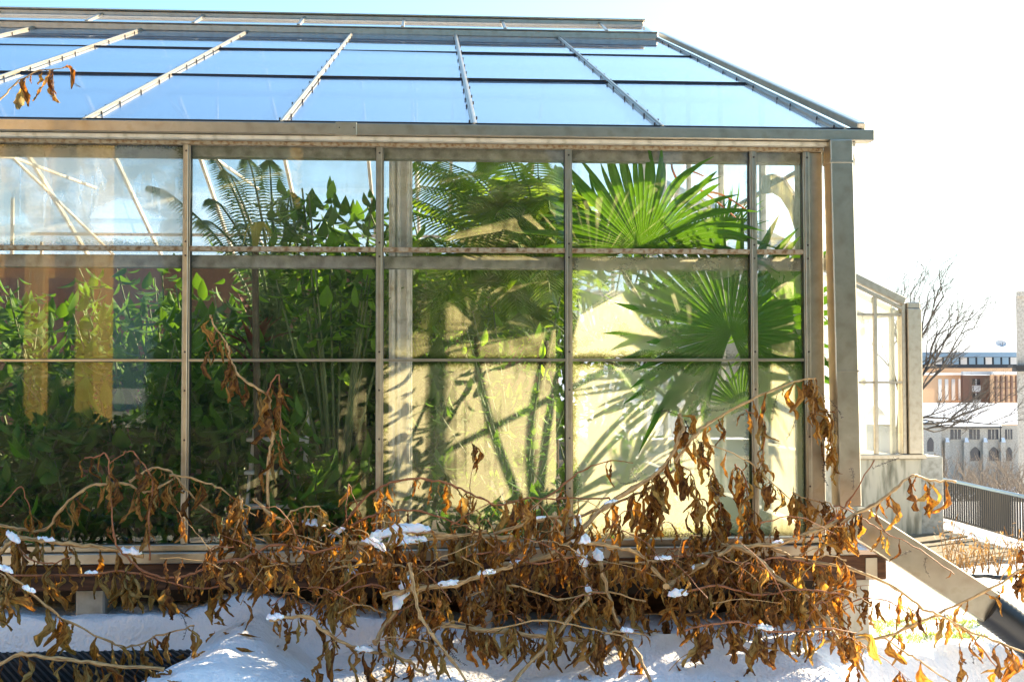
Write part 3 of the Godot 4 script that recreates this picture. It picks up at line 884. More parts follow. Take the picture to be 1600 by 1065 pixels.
func make_dried_plants() -> void:
	var leaves := []
	for i in 34: leaves.append(dead_leaf(300 + i * 17, i % 4 == 3))
	var spikes := []
	for i in 5: spikes.append(raceme(900 + i))
	var labels := [
		"dry pokeweed with bare arching stalks in front of the darkest panes, over the black grate",
		"dry pokeweed with one tall upright withered shoot before the second bay of panes",
		"dry pokeweed with low arching stalks beside the largest snow clumps on the sill",
		"dry pokeweed with the thickest slanting stalk, leaning up towards the fan palm",
		"dense dry pokeweed hung with golden leaves below the fan palm and downspout",
		"sparse dry pokeweed with long crossing stalks over the slanting drain duct",
		"dry branch tip with a few leaves hanging in front of the glass roof",
		"dry pokeweed with thick cut looking stalks and dark leaves among the snow clumps",
		"dry pokeweed with stalks that cross below the thickest slanting stalk",
		"low dense dry pokeweed hiding the brown base beam below the fan palm",
		"dry pokeweed shoots hung with golden leaf bunches beside the downspout"]
	var plants := []
	for i in labels.size():
		plants.append(thing("dried_pokeweed", labels[i], "dried plant", Vector3.ZERO, "dried stalks along the greenhouse wall"))
	var count := []
	var rest := []
	for i in labels.size():
		rest.append([])
		count.append(0)
	var all := stems()
	for k in 150:                                                # thin twigs that cross one another between the stalks
		var u := rf(330, 1340)
		var v := rf(815, 1010) if u > 520 else rf(850, 960)
		var a := rf(-0.9, 0.9) + (PI if rng.randf() < 0.5 else 0.0)
		var l := rf(40, 130)
		var zz := rf(0.2, 0.95)
		var mid := [u + cos(a) * l * 0.5 + rf(-8, 8), v + sin(a) * l * 0.5 - rf(0, 22)]
		all.append([1 if u < 500 else 2 if u < 610 else 7 if u < 760 else 8 if u < 920 else 3 if u < 1060 else 9 if u < 1200 else 10, zz, zz + rf(-0.15, 0.15), rf(0.002, 0.005), 0.0015, 9, [[u, v], mid, [u + cos(a) * l, v + sin(a) * l + rf(0, 14)]]])
	for s in all:
		var pts := []
		var px: Array = s[6]
		for i in px.size():
			var t := float(i) / (px.size() - 1)
			pts.append(pz(px[i][0], px[i][1], lerpf(s[1], s[2], t)) + Vector3(0, 0, rf(-0.02, 0.02)))
		var c := smooth(pts, 5)
		for p in c: stalk_points.append(p)
		for i in range(1, c.size() - 1): c[i] += Vector3(rf(-1, 1), rf(-1, 1), rf(-1, 1)) * 0.0055
		var b := MB.new()
		var rr := taper(c.size(), s[3] * 0.8, s[4] * 0.75)
		for i in c.size(): rr[i] *= (1.4 if i % 5 == 0 else rf(0.85, 1.08))            # swollen joints
		b.tube(c, rr, 7)
		var pl: Node3D = plants[s[0]]
		part("stalk", b, M.red_stalk if s[3] < 0.0095 and rng.randf() < 0.55 else M.stalk, pl)
		var length := 0.0
		for i in c.size() - 1: length += c[i].distance_to(c[i + 1])
		var n := int(length * s[5] * (2.6 if s[0] == 0 else 1.9) + 0.5)
		var hub := rng.randf()
		for k in n:
			if rng.randf() < 0.35: hub = rng.randf()
			var t := clampf(hub + rf(-0.035, 0.035), 0.0, 1.0) * (c.size() - 1) if rng.randf() < 0.6 else rng.randf() * (c.size() - 1)
			var i := mini(int(t), c.size() - 2)
			var at := c[i].lerp(c[i + 1], t - i)
			var len := lerpf(0.045, 0.21, pow(rng.randf(), 0.85)) * (0.75 if s[3] < 0.006 else 1.0)
			if s[0] == 4 or s[0] == 3: len *= 1.08
			var bs := Basis(Vector3.UP, rng.randf() * TAU) * Basis(Vector3.RIGHT, rf(-0.28, 0.28)) * Basis(Vector3.BACK, rf(-0.28, 0.28) * (3.2 if rng.randf() < 0.18 else 1.0))
			var wide := rf(0.9, 1.5)
			bs = bs * Basis.from_scale(Vector3(len * wide, len, len * wide))
			var which := rng.randi() % 10
			var mt: Material = M["dead_leaf_%d" % ([0, 0, 0, 1, 1, 1, 2, 2, 3, 3][which])]
			if s[0] == 0 and at.y < 0.62 and rng.randf() < 0.5: mt = M.dead_leaf_3
			var tr := Transform3D(bs, at)
			if count[s[0]] < 290:
				put("leaf", leaves[rng.randi() % leaves.size()], mt, pl, tr)
				count[s[0]] += 1
			else: rest[s[0]].append([leaves[rng.randi() % leaves.size()], tr])
	for i in labels.size():
		if rest[i].size() == 0: continue
		var st := SurfaceTool.new()
		st.begin(Mesh.PRIMITIVE_TRIANGLES)
		for q in rest[i]: st.append_from(q[0], 0, q[1])
		var o := put("leaves", st.commit(), M.dead_leaf_1, plants[i])
		o.set_meta("kind", "stuff")
	# spent berry spikes: plant, pixel, z, length, lean
	for q in [[6, 70, 108, .4, .17, .5], [6, 108, 118, .4, .1, .9], [3, 1062, 650, .15, .16, -1.7], [3, 1070, 655, .15, .2, .3], [3, 1055, 668, .15, .14, .8], [4, 1215, 615, .16, .16, 0.0],
		[4, 1285, 615, .16, .17, .5], [4, 1300, 640, .16, .15, .3], [4, 1245, 650, .18, .14, -.7], [4, 1195, 665, .18, .14, .3], [4, 1205, 775, .2, .13, .8], [4, 1240, 760, .2, .14, .4],
		[4, 1110, 745, .25, .13, .2], [4, 1290, 720, .2, .15, .1], [4, 1330, 730, .2, .13, .3], [5, 1405, 715, .25, .15, -.9], [5, 1345, 800, .25, .15, .1], [5, 1448, 870, .3, .11, -.1],
		[5, 1425, 860, .3, .1, -.9], [5, 1535, 990, .6, .17, -.4], [5, 1380, 955, .4, .13, 1.2], [3, 868, 780, .3, .14, .5], [3, 1000, 745, .2, .12, -1.2], [2, 735, 770, .3, .14, .2],
		[3, 840, 1010, .8, .13, -.8], [2, 700, 1010, .9, .13, .9], [0, 283, 960, .7, .12, .2], [0, 215, 720, .5, .1, .3], [5, 1550, 870, .5, .12, .2], [4, 1180, 800, .3, .12, -.3], [3, 1105, 640, .15, .12, 1.3]]:
		var at := pz(q[1], q[2], q[3])
		put("berry_spike", spikes[rng.randi() % 5], M.berry, plants[q[0]], Transform3D(Basis(Vector3.BACK, q[5]) * Basis(Vector3.UP, rf(0, TAU)) * Basis.from_scale(Vector3.ONE * q[4]), at))

func make_snow_clumps() -> void:
	# pixel, z, half length, thickness
	for q in [[202,846,.5,.07,.024],[15,842,.45,.05,.024],[78,840,.45,.05,.016],[10,892,.6,.05,.022],[45,925,.7,.04,.018],[490,826,.45,.08,.026],[525,836,.42,.07,.024],[575,846,.4,.07,.03],[600,838,.38,.09,.034],
		[640,832,.3,.12,.036],[588,852,.45,.06,.03],[618,850,.5,.07,.04],[622,935,.55,.1,.035],[632,915,.6,.07,.03],[655,845,.5,.08,.028],[545,895,.6,.05,.02],[903,815,.32,.03,.024],[908,850,.42,.06,.034],
		[912,875,.45,.06,.03],[935,868,.45,.07,.026],[800,884,.55,.05,.016],[920,925,.7,.04,.02],[848,812,.4,.04,.012],[955,787,.2,.05,.012],[1035,735,.2,.04,.012],[1197,985,.9,.05,.02],[975,985,.8,.04,.018],
		[1062,930,.7,.06,.026],[573,1014,.9,.06,.02],[430,966,.75,.05,.02],[700,913,.75,.07,.02],[760,900,.7,.06,.018],[1040,880,.85,.06,.016],[65,844,.4,.04,.014],[130,898,.5,.04,.012],[1217,850,.3,.05,.012],[1090,887,.4,.05,.014]]:
		var dir := ray(q[0], q[1]).normalized()
		var best := 9.0
		var at := 0
		for i in stalk_points.size():
			var p := stalk_points[i]
			var d := (p - EYE).cross(dir).length()
			if d < best and p.z > 0.1 and i > 1 and i < stalk_points.size() - 2 and stalk_points[i + 1].distance_to(p) < 0.2:
				best = d
				at = i
		var c := stalk_points[at]
		var along := (stalk_points[at + 1] - c).normalized()
		along = Vector3(along.x, along.y * 0.45, along.z + 0.05).normalized()
		var nz := noise(1.0, 3, 500 + at)
		var b := MB.new()
		var g := PackedVector3Array()
		var side := along.cross(Vector3.UP).normalized()
		for i in 15:
			var t := i / 14.0 * 2.0 - 1.0
			var body := pow(maxf(0.0, 1.0 - pow(absf(t), 3.0)), 0.45)
			for k in 15:
				var a := TAU * (k % 14) / 14.0
				var r: float = q[4] * (body * (1.0 + 0.9 * nz.get_noise_3d(t * 1.8, cos(a) * 0.9, sin(a) * 0.9)) + 0.02)
				var up := sin(a) * r
				if up < 0.0: up *= 0.35
				g.append(along * t * q[3] * 0.9 + side * cos(a) * r * 0.9 + Vector3(0, up * 0.95 + 0.004 + q[4] * 0.25 * nz.get_noise_1d(t * 3.0), 0))
		b.grid(g, 15, PackedVector2Array(), true)
		var o := put("snow_clump", b.mesh(), M.snow_clump, null, Transform3D(Basis(), c))
		tag(o, "small clump of white snow caught on the dry stalks", "snow clump", "snow caught on the stalks")
	# a few withered leaves that fell on the snow
	var st := SurfaceTool.new()
	st.begin(Mesh.PRIMITIVE_TRIANGLES)
	for k in 70:
		var m := dead_leaf(2000 + k % 7, k % 2 == 0)
		var x := rf(-2.9, 3.6)
		var z := rf(0.05, 1.2)
		var l := rf(0.05, 0.13)
		st.append_from(m, 0, Transform3D(Basis(Vector3.UP, rng.randf() * TAU) * Basis(Vector3.RIGHT, PI * 0.5 + rf(-0.3, 0.3)) * Basis.from_scale(Vector3.ONE * l), Vector3(x, ground_y(x, z) + 0.012, z)))
	var fl := put("fallen_leaves", st.commit(), M.dead_leaf_0)
	tag(fl, "withered brown leaves scattered on the snow below the stalks", "fallen leaves", "", "stuff")

func make_grate() -> void:
	var t := thing("floor_grate", "black metal grate in the snow under the dry stalks", "grate", Vector3(-2.2, 0.1, 0.6))
	var b := MB.new()
	for s in [-1.0, 1.0]:
		b.box(Vector3(-1.0, -0.03, s * 0.55 - 0.02), Vector3(1.0, 0.012, s * 0.55 + 0.02), 0.003)
		b.box(Vector3(s * 0.98 - 0.02, -0.03, -0.53), Vector3(s * 0.98 + 0.02, 0.0115, 0.53), 0.003)
	part("frame", b, M.black_mesh, t)
	b = MB.new()
	for k in 70:
		var x := -1.6 + k * 0.04
		var a := Vector3(maxf(x - 0.3, -0.96), 0, 0)
		var z0 := -0.53 if x - 0.3 > -0.96 else -0.53 + (-0.96 - (x - 0.3)) * 1.06 / 0.6
		var z1 := 0.53 if x + 0.3 < 0.96 else 0.53 - (x + 0.3 - 0.96) * 1.06 / 0.6
		if z1 - z0 < 0.02 or z0 > 0.53 or z1 < -0.53: continue
		a.z = z0
		b.bar(a, Vector3(minf(x + 0.3, 0.96), 0, z1), 0.012, 0.012, Vector3(0, 1, 0))
	for k in 50:
		var z := -0.52 + k * 0.0212
		b.box(Vector3(-0.96, -0.012, z - 0.004), Vector3(0.96, 0.002, z + 0.004))
	part("mesh_bars", b, M.black_mesh, t).set_meta("kind", "stuff")
	b = MB.new()
	b.box(Vector3(-1.0, -0.3, -0.57), Vector3(1.0, -0.28, 0.57))
	part("pit", b, M.black_gasket, t)

# ---------------------------------------------------------------- what stands further off
func make_wing() -> void:
	var z := -11.7
	var g := thing("greenhouse_wing", "smaller greenhouse wing with a stained concrete base behind the downspout", "greenhouse", Vector3.ZERO)
	var b := MB.new()
	var bl := 3.4
	var r0: float = pz(1440, 712, z).x
	var top: float = pz(1440, 712, z).y
	b.box(Vector3(bl, -1.6, z - 6.0), Vector3(r0, top - 0.05, z), 0.01)
	part("base_wall", b, M.stained_concrete, g)
	b = MB.new()
	b.box(Vector3(r0 + 0.001, -1.6, z - 0.7), Vector3(pz(1464, 712, z - 0.3).x, top - 0.02, z - 0.06), 0.01)
	part("base_pillar", b, M.concrete, g)
	b = MB.new()
	b.box(Vector3(bl, top - 0.049, z - 0.15), Vector3(pz(1447, 712, z).x, top + 0.03, z + 0.05), 0.008)
	part("sill", b, M.weathered_aluminium, g)
	var ex: float = pz(1409, 470, z).x
	var ey: float = pz(1409, 474, z).y
	var ax: float = pz(1340, 440, z).x
	var ay: float = pz(1340, 440, z).y
	var sl := (ay - ey) / (ex - ax)
	var bl_y := ey + sl * (ex - bl)
	b = MB.new()
	b.bar(Vector3(bl, bl_y + 0.05, z - 0.02), Vector3(ex + 0.05, ey + 0.03, z - 0.02), 0.13, 0.12, Vector3(0, 0, 1), 0.01)
	b.bar(Vector3(bl, bl_y - 0.07, z + 0.0), Vector3(ex, ey - 0.08, z + 0.0), 0.06, 0.05, Vector3(0, 0, 1), 0.01)
	part("verge_rail", b, M.weathered_aluminium, g)
	b = MB.new()
	b.box(Vector3(ex, top + 0.031, z - 0.15), Vector3(pz(1417, 600, z).x, ey + 0.02, z + 0.0), 0.008)
	part("corner_post", b, M.weathered_aluminium, g)
	b = MB.new()
	var px0: float = pz(1418, 600, z).x
	var px1: float = pz(1440, 600, z).x
	b.box(Vector3(px0, top + 0.031, z - 0.4), Vector3(px1, ey - 0.08, z + 0.06), 0.012)
	b.box(Vector3(px0 + 0.01, ey - 0.08, z - 0.38), Vector3(px1 - 0.01, ey + 0.02, z + 0.03), 0.012)
	part("downspout", b, M.weathered_aluminium, g)
	var ty: float = pz(1380, 491, z).y
	var ty2: float = pz(1380, 597, z).y
	for m in [pz(1369, 600, z).x, pz(1308, 600, z).x, pz(1247, 600, z).x]:
		b = MB.new()
		b.box(Vector3(m - 0.03, top + 0.031, z - 0.05), Vector3(m + 0.03, ey + sl * (ex - m) - 0.1, z + 0.02), 0.006)
		part("mullion", b, M.weathered_aluminium, g)
	var cols := [pz(1247, 600, z).x + 0.032, pz(1308, 600, z).x - 0.032, pz(1308, 600, z).x + 0.032, pz(1369, 600, z).x - 0.032, pz(1369, 600, z).x + 0.032, ex - 0.005]
	for i in 3:
		var x0: float = cols[i * 2]
		var x1: float = cols[i * 2 + 1]
		for y in [ty, ty2]:
			b = MB.new()
			b.box(Vector3(x0, y - 0.018, z - 0.04), Vector3(x1, y + 0.018, z), 0.004)
			part("transom", b, M.weathered_aluminium, g)
		var ys := [top + 0.031, ty2 - 0.019, ty2 + 0.019, ty - 0.019, ty + 0.019]
		for r in 3:
			var h0: float = ey + sl * (ex - x0) - 0.12 if r == 2 else ys[r * 2 + 1]
			var h1: float = ey + sl * (ex - x1) - 0.12 if r == 2 else ys[r * 2 + 1]
			var q := put("window_pane", sheet(Vector3(x0, ys[r * 2], z - 0.02), Vector3(x1, ys[r * 2], z - 0.02), Vector3(x1, h1, z - 0.02), Vector3(x0, h0, z - 0.02)), M.clear_glass, g)
			put("condensation", sheet(Vector3(x0, ys[r * 2], z - 0.026), Vector3(x1, ys[r * 2], z - 0.026), Vector3(x1, h1, z - 0.026), Vector3(x0, h0, z - 0.026)), M.fog_heavy, q)  # film added so the backlit wing panes glow cream
	# inside: white partition, far roof slope, frames
	b = MB.new()
	b.box(Vector3(bl, top, z - 6.0), Vector3(ex, 3.4, z - 5.9))
	b.box(Vector3(ex - 1.1, top, z - 5.89), Vector3(ex - 1.0, 2.9, z - 1.2))
	part("partition", b, M.white_paint, g)
	b = MB.new()
	for k in 5:
		var zz := z - 0.3 - k * 1.3
		b.bar(Vector3(bl, bl_y - 0.12, zz), Vector3(ex, ey - 0.12, zz), 0.08, 0.06, Vector3(0, 0, 1))
		b.box(Vector3(ex - 0.08, top, zz - 0.05), Vector3(ex - 0.02, ey - 0.06, zz + 0.05))
	b.box(Vector3(ex - 0.06, ey - 0.2, z - 5.9), Vector3(ex, ey - 0.1, z - 0.1))
	part("inner_frame", b, M.white_paint, g)
	for k in 4:
		var za := z - 0.06 - k * 1.45
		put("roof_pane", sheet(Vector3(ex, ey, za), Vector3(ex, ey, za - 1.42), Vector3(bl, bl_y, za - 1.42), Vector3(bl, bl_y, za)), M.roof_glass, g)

func make_railing() -> void:
	var pts := []
	for q in [[1440, 740, -15.0], [1465, 747, -14.4], [1500, 753.5, -13.6], [1540, 762.5, -12.7], [1580, 771, -11.7], [1620, 780, -11.0], [1680, 790, -10.2]]: pts.append(pz(q[0], q[1], q[2]))
	var c := smooth(pts, 24)
	var t := thing("iron_railing", "black iron railing curving along the edge of the snowy walkway", "railing")
	var b := MB.new()
	b.tube(c, taper(c.size(), 0.03, 0.03), 8)
	part("top_rail", b, M.blue_metal, t)
	b = MB.new()
	var low := PackedVector3Array()
	for p in c: low.append(p - Vector3(0, 0.7, 0))
	b.tube(low, taper(c.size(), 0.02, 0.02), 6)
	part("bottom_rail", b, M.iron, t)
	b = MB.new()
	b.box(Vector3(-0.013, -0.7, -0.013), Vector3(0.013, 0.0, 0.013))
	var bm := b.mesh()
	var run := 0.0
	for i in range(1, c.size()):
		var d := c[i].distance_to(c[i - 1])
		var at := 0.0
		while run + (d - at) >= 0.078:
			at += 0.078 - run
			run = 0.0
			put("bar", bm, M.iron, t, Transform3D(Basis(), c[i - 1].lerp(c[i], at / d)))
		run += d - at
	var k := thing("walkway_kerb", "low stone kerb with a cap of snow under the iron railing", "kerb")
	b = MB.new()
	var s := MB.new()
	for i in range(0, c.size() - 4, 4):
		var p := c[i] - Vector3(0, 0.95, 0)
		var q := c[i + 4] - Vector3(0, 0.95, 0)
		b.bar(p + Vector3(0, -0.1, 0.16), q + Vector3(0, -0.1, 0.16), 0.34, 0.3, Vector3(0, 1, 0), 0.02)
		if i < c.size() * 0.62: s.bar(p + Vector3(0, 0.09 + rf(-0.01, 0.02), 0.16), q + Vector3(0, 0.09, 0.16), 0.3, 0.09, Vector3(0, 1, 0), 0.03)
	part("kerb_stone", b, M.concrete, k)
	part("snow_cap", s, M.snow, k)
	# walkway of planks in front of the kerb
	var w := thing("plank_walkway", "pale wooden plank walkway partly swept of snow below the railing", "walkway")
	b = MB.new()
	b.box(Vector3(0.0, -0.02, -0.07), Vector3(2.1, 0.02, 0.07), 0.006)
	var pm := b.mesh()
	var dir := Vector3(0.86, 0, -0.5).normalized()
	for i in 30:
		var p := Vector3(6.75, 0, -8.6 - i * 0.185)
		p.y = ground_y(p.x + 0.9, p.z - 0.5) + 0.09
		put("plank", pm, M.deck_wood, w, Transform3D(Basis(dir, Vector3.UP, dir.cross(Vector3.UP)), p))

func twig_tree(b: MB, p: Vector3, d: Vector3, len: float, r: float, depth: int, pull: Vector3) -> void:
	var pts := [p]
	var q := p
	var dd := d
	for i in 4:
		dd = (dd + Vector3(rf(-1, 1), rf(-0.7, 0.9), rf(-1, 1)) * 0.2 + pull * 0.06).normalized()
		q += dd * len * 0.25
		pts.append(q)
	var c := PackedVector3Array(pts)
	b.tube(c, taper(c.size(), r, r * 0.6), 5 if depth > 2 else 3, false)
	if depth == 0: return
	var kids := 3 if depth > 1 else 4
	for k in kids:
		var i := 1 + rng.randi() % 4 if k else 4
		var side := Vector3(rf(-1, 1), rf(-0.5, 1), rf(-1, 1)).normalized()
		twig_tree(b, pts[i], (dd + side * rf(0.55, 0.95) + pull * 0.2).normalized(), len * rf(0.55, 0.8), r * 0.58, depth - 1, pull)

func make_far_things() -> void:
	# the bare tree behind the wing
	var z := -36.0
	var base := pz(1402, 760, z)
	var t := thing("bare_tree", "bare leafless tree with dark spreading limbs rising behind the greenhouse wing", "tree", base)
	var s := 42.7 / 1800.0
	var b := MB.new()
	b.tube(PackedVector3Array([Vector3(0, -1.5, 0), Vector3(0.1, 1.2, 0), Vector3(0.3, 3.4, 0)]), PackedFloat32Array([0.24, 0.2, 0.16]), 10)
	part("trunk", b, M.bark, t)
	for q in [[0.2, 2.9, 60, 3.6, .085], [0.25, 3.2, 45, 3.6, .08], [0.1, 2.2, 22, 3.0, .075], [0.3, 3.3, 74, 3.9, .085], [0.1, 2.6, 10, 2.8, .065], [0.3, 3.4, 92, 3.8, .07], [0.2, 3.0, 35, 3.2, .075], [0.15, 2.4, -4, 2.4, .06], [0.2, 3.3, 112, 3.2, .06]]:
		b = MB.new()
		var a := deg_to_rad(q[2])
		twig_tree(b, Vector3(q[0], q[1], 0), Vector3(cos(a), sin(a), rf(-0.4, 0.4)).normalized(), q[3] * 0.62, q[4] * 0.85, 5, Vector3(0.5, 0.25, 0))
		part("limb", b, M.bark, t)
	# bare shrubs down the slope
	var spots := [[1475, 770, -60.0, 1.0], [1500, 775, -56.0, 1.15], [1528, 780, -64.0, 1.0], [1555, 775, -58.0, 1.1], [1580, 782, -54.0, 1.0], [1605, 770, -62.0, 1.2], [1490, 800, -44.0, 0.8], [1540, 805, -42.0, 0.85], [1590, 812, -40.0, 0.9], [1455, 780, -62.0, 1.0]]
	for k in spots.size():
		var q: Array = spots[k]
		var at := pz(q[0], q[1], q[2])
		var sh := thing("bare_shrub", "leafless brown shrub with dense twigs on the slope between railing and stone building", "shrub", Vector3(at.x, ground_y(at.x, at.z), at.z), "bare shrubs on the slope")
		b = MB.new()
		var hgt: float = (at.y - sh.position.y) + 3.0 * q[3]
		b.tube(PackedVector3Array([Vector3(0, -0.5, 0), Vector3(0, hgt * 0.45, 0)]), PackedFloat32Array([0.16, 0.1]), 6)
		part("trunk", b, M.bark, sh)
		b = MB.new()
		for j in 7:
			var a := TAU * j / 7 + rf(-0.3, 0.3)
			twig_tree(b, Vector3(0, hgt * rf(0.3, 0.45), 0), Vector3(cos(a) * 0.8, rf(0.5, 1.3), sin(a) * 0.8).normalized(), hgt * 0.24, 0.05, 3, Vector3(0, 0.3, 0))
		part("crown", b, M.twig, sh)
	make_stone_building()
	make_brick_building()
	make_tower()

func facade_box(b: MB, z: float, u0: float, v0: float, u1: float, v1: float, deep: float) -> void:
	var a := pz(u0, v1, z)
	var c := pz(u1, v0, z)
	b.box(Vector3(a.x, a.y, z - deep), Vector3(c.x, c.y, z))

func slant_box(b: MB, u0: float, z0: float, u1: float, z1: float, v0: float, v1: float) -> void:    # a wall that recedes from u0 to u1
	var y0 := pz((u0 + u1) * 0.5, v0, (z0 + z1) * 0.5).y
	var y1 := pz((u0 + u1) * 0.5, v1, (z0 + z1) * 0.5).y
	var p := pz(u0, v1, z0)
	var q := pz(u1, v1, z1)
	p.y = (y0 + y1) * 0.5
	q.y = p.y
	b.bar(p, q, absf(y0 - y1), 0.5, Vector3(q.z - p.z, 0, p.x - q.x).normalized())

func make_stone_building() -> void:
	var z := -190.0
	var g := thing("stone_building", "grey limestone building with pointed arch windows and a snowy pitched roof", "building")
	var b := MB.new()
	facade_box(b, z, 1400, 667, 1563.5, 800, 14.0)
	part("wall", b, M.limestone, g)
	b = MB.new()
	facade_box(b, z + 1.5, 1430, 668, 1471, 800, 1.4)
	var l := pz(1430, 668, z + 1.5)
	var ap := pz(1454, 658, z + 1.5)
	var r := pz(1471, 668, z + 1.5)
	b.tri(l, r, ap)
	part("gabled_bay", b, M.limestone, g)
	b = MB.new()
	facade_box(b, z - 1.0, 1564, 664, 1680, 800, 1.0)
	part("side_wall", b, M.limestone, g)
	b = MB.new()
	var e0 := pz(1400, 666, z + 0.6)
	var e1 := pz(1566, 666, z + 0.6)
	var rise: float = pz(1500, 629, z - 8.5).y
	b.quad(e0, e1, Vector3(e1.x + 2.0, rise, z - 8.5), Vector3(e0.x, rise, z - 8.5))
	b.quad(Vector3(e1.x + 2.0, rise, z - 8.5), Vector3(e1.x + 2.0, e1.y, z - 17.0), Vector3(e0.x, e0.y, z - 17.0), Vector3(e0.x, rise, z - 8.5))
	var f0 := pz(1562, 663, z - 0.6)
	b.quad(f0, f0 + Vector3(16, 0, 0), Vector3(f0.x + 16, rise - 0.1, z - 9.0), Vector3(f0.x + 2.0, rise - 0.1, z - 9.0))
	b.tri(r + Vector3(0.3, 0, 0.2), Vector3(ap.x, ap.y + 0.2, z - 9.0), ap + Vector3(0, 0.2, 0.2))
	b.tri(l + Vector3(-0.3, 0, 0.2), ap + Vector3(0, 0.2, 0.2), Vector3(ap.x, ap.y + 0.2, z - 9.0))
	b.tri(r + Vector3(0.3, 0, 0.2), Vector3(r.x + 0.3, r.y, z - 4.0), Vector3(ap.x, ap.y + 0.2, z - 9.0))
	part("snowy_roof", b, M.snow, g)
	b = MB.new()
	b.box(e0 + Vector3(0, -0.35, 0.0), e1 + Vector3(0, 0.0, 0.15))
	b.box(pz(1563, 664, z + 0.4), pz(1565, 720, z + 0.7))
	part("eaves_gutter", b, M.iron, g)
	for u in [1494, 1523.5, 1552.5, 1577]:
		var h := 8.0 if u < 1570 else 5.5
		var zz := z if u < 1570 else z - 1.0
		b = MB.new()
		facade_box(b, zz + 0.05, u - h, 670.5, u + h, 686, 0.3)
		var w := part("window", b, M.window_dark, g)
		b = MB.new()
		for k in [-0.33, 0.33]: facade_box(b, zz + 0.12, u + h * k - 0.5, 670.8, u + h * k + 0.5, 685.7, 0.1)
		facade_box(b, zz + 0.2, u - h - 0.8, 686.2, u + h + 0.8, 687.2, 0.3)
		part("frame", b, M.limestone, w)
	for q in [[1524.5, 7.5, 698], [1553.5, 7.5, 698], [1577.5, 5.0, 698], [1454.5, 5.0, 683]]:
		var zz: float = z + 0.06 if q[0] > 1480 else z + 1.56
		if q[0] > 1570: zz = z - 0.94
		b = MB.new()
		var outline := []
		for k in 9:
			var a := k / 8.0
			var x: float = q[1] * (2.0 * a - 1.0)
			outline.append(pz(q[0] + x, q[2] + 7.0 * pow(absf(2.0 * a - 1.0), 1.7), zz))
		for k in 8:
			var dn: float = q[2] + 22.0
			b.quad(pz(q[0] + q[1] * (k / 4.0 - 1.0), dn, zz), pz(q[0] + q[1] * ((k + 1) / 4.0 - 1.0), dn, zz), outline[k + 1], outline[k])
		part("arched_window", b, M.window_dark, g)
	for u in [1481, 1511, 1540.5, 1568.5]:
		b = MB.new()
		facade_box(b, z + 0.9, u - 2.5, 690, u + 3.5, 800, 0.9)
		var bt := part("buttress", b, M.limestone, g)
		b = MB.new()
		b.quad(pz(u - 2.7, 690.5, z + 1.0), pz(u + 3.7, 690.5, z + 1.0), pz(u + 1.5, 683.5, z + 0.02), pz(u - 3.0, 683.5, z + 0.02))
		part("snow_cap", b, M.snow, bt)

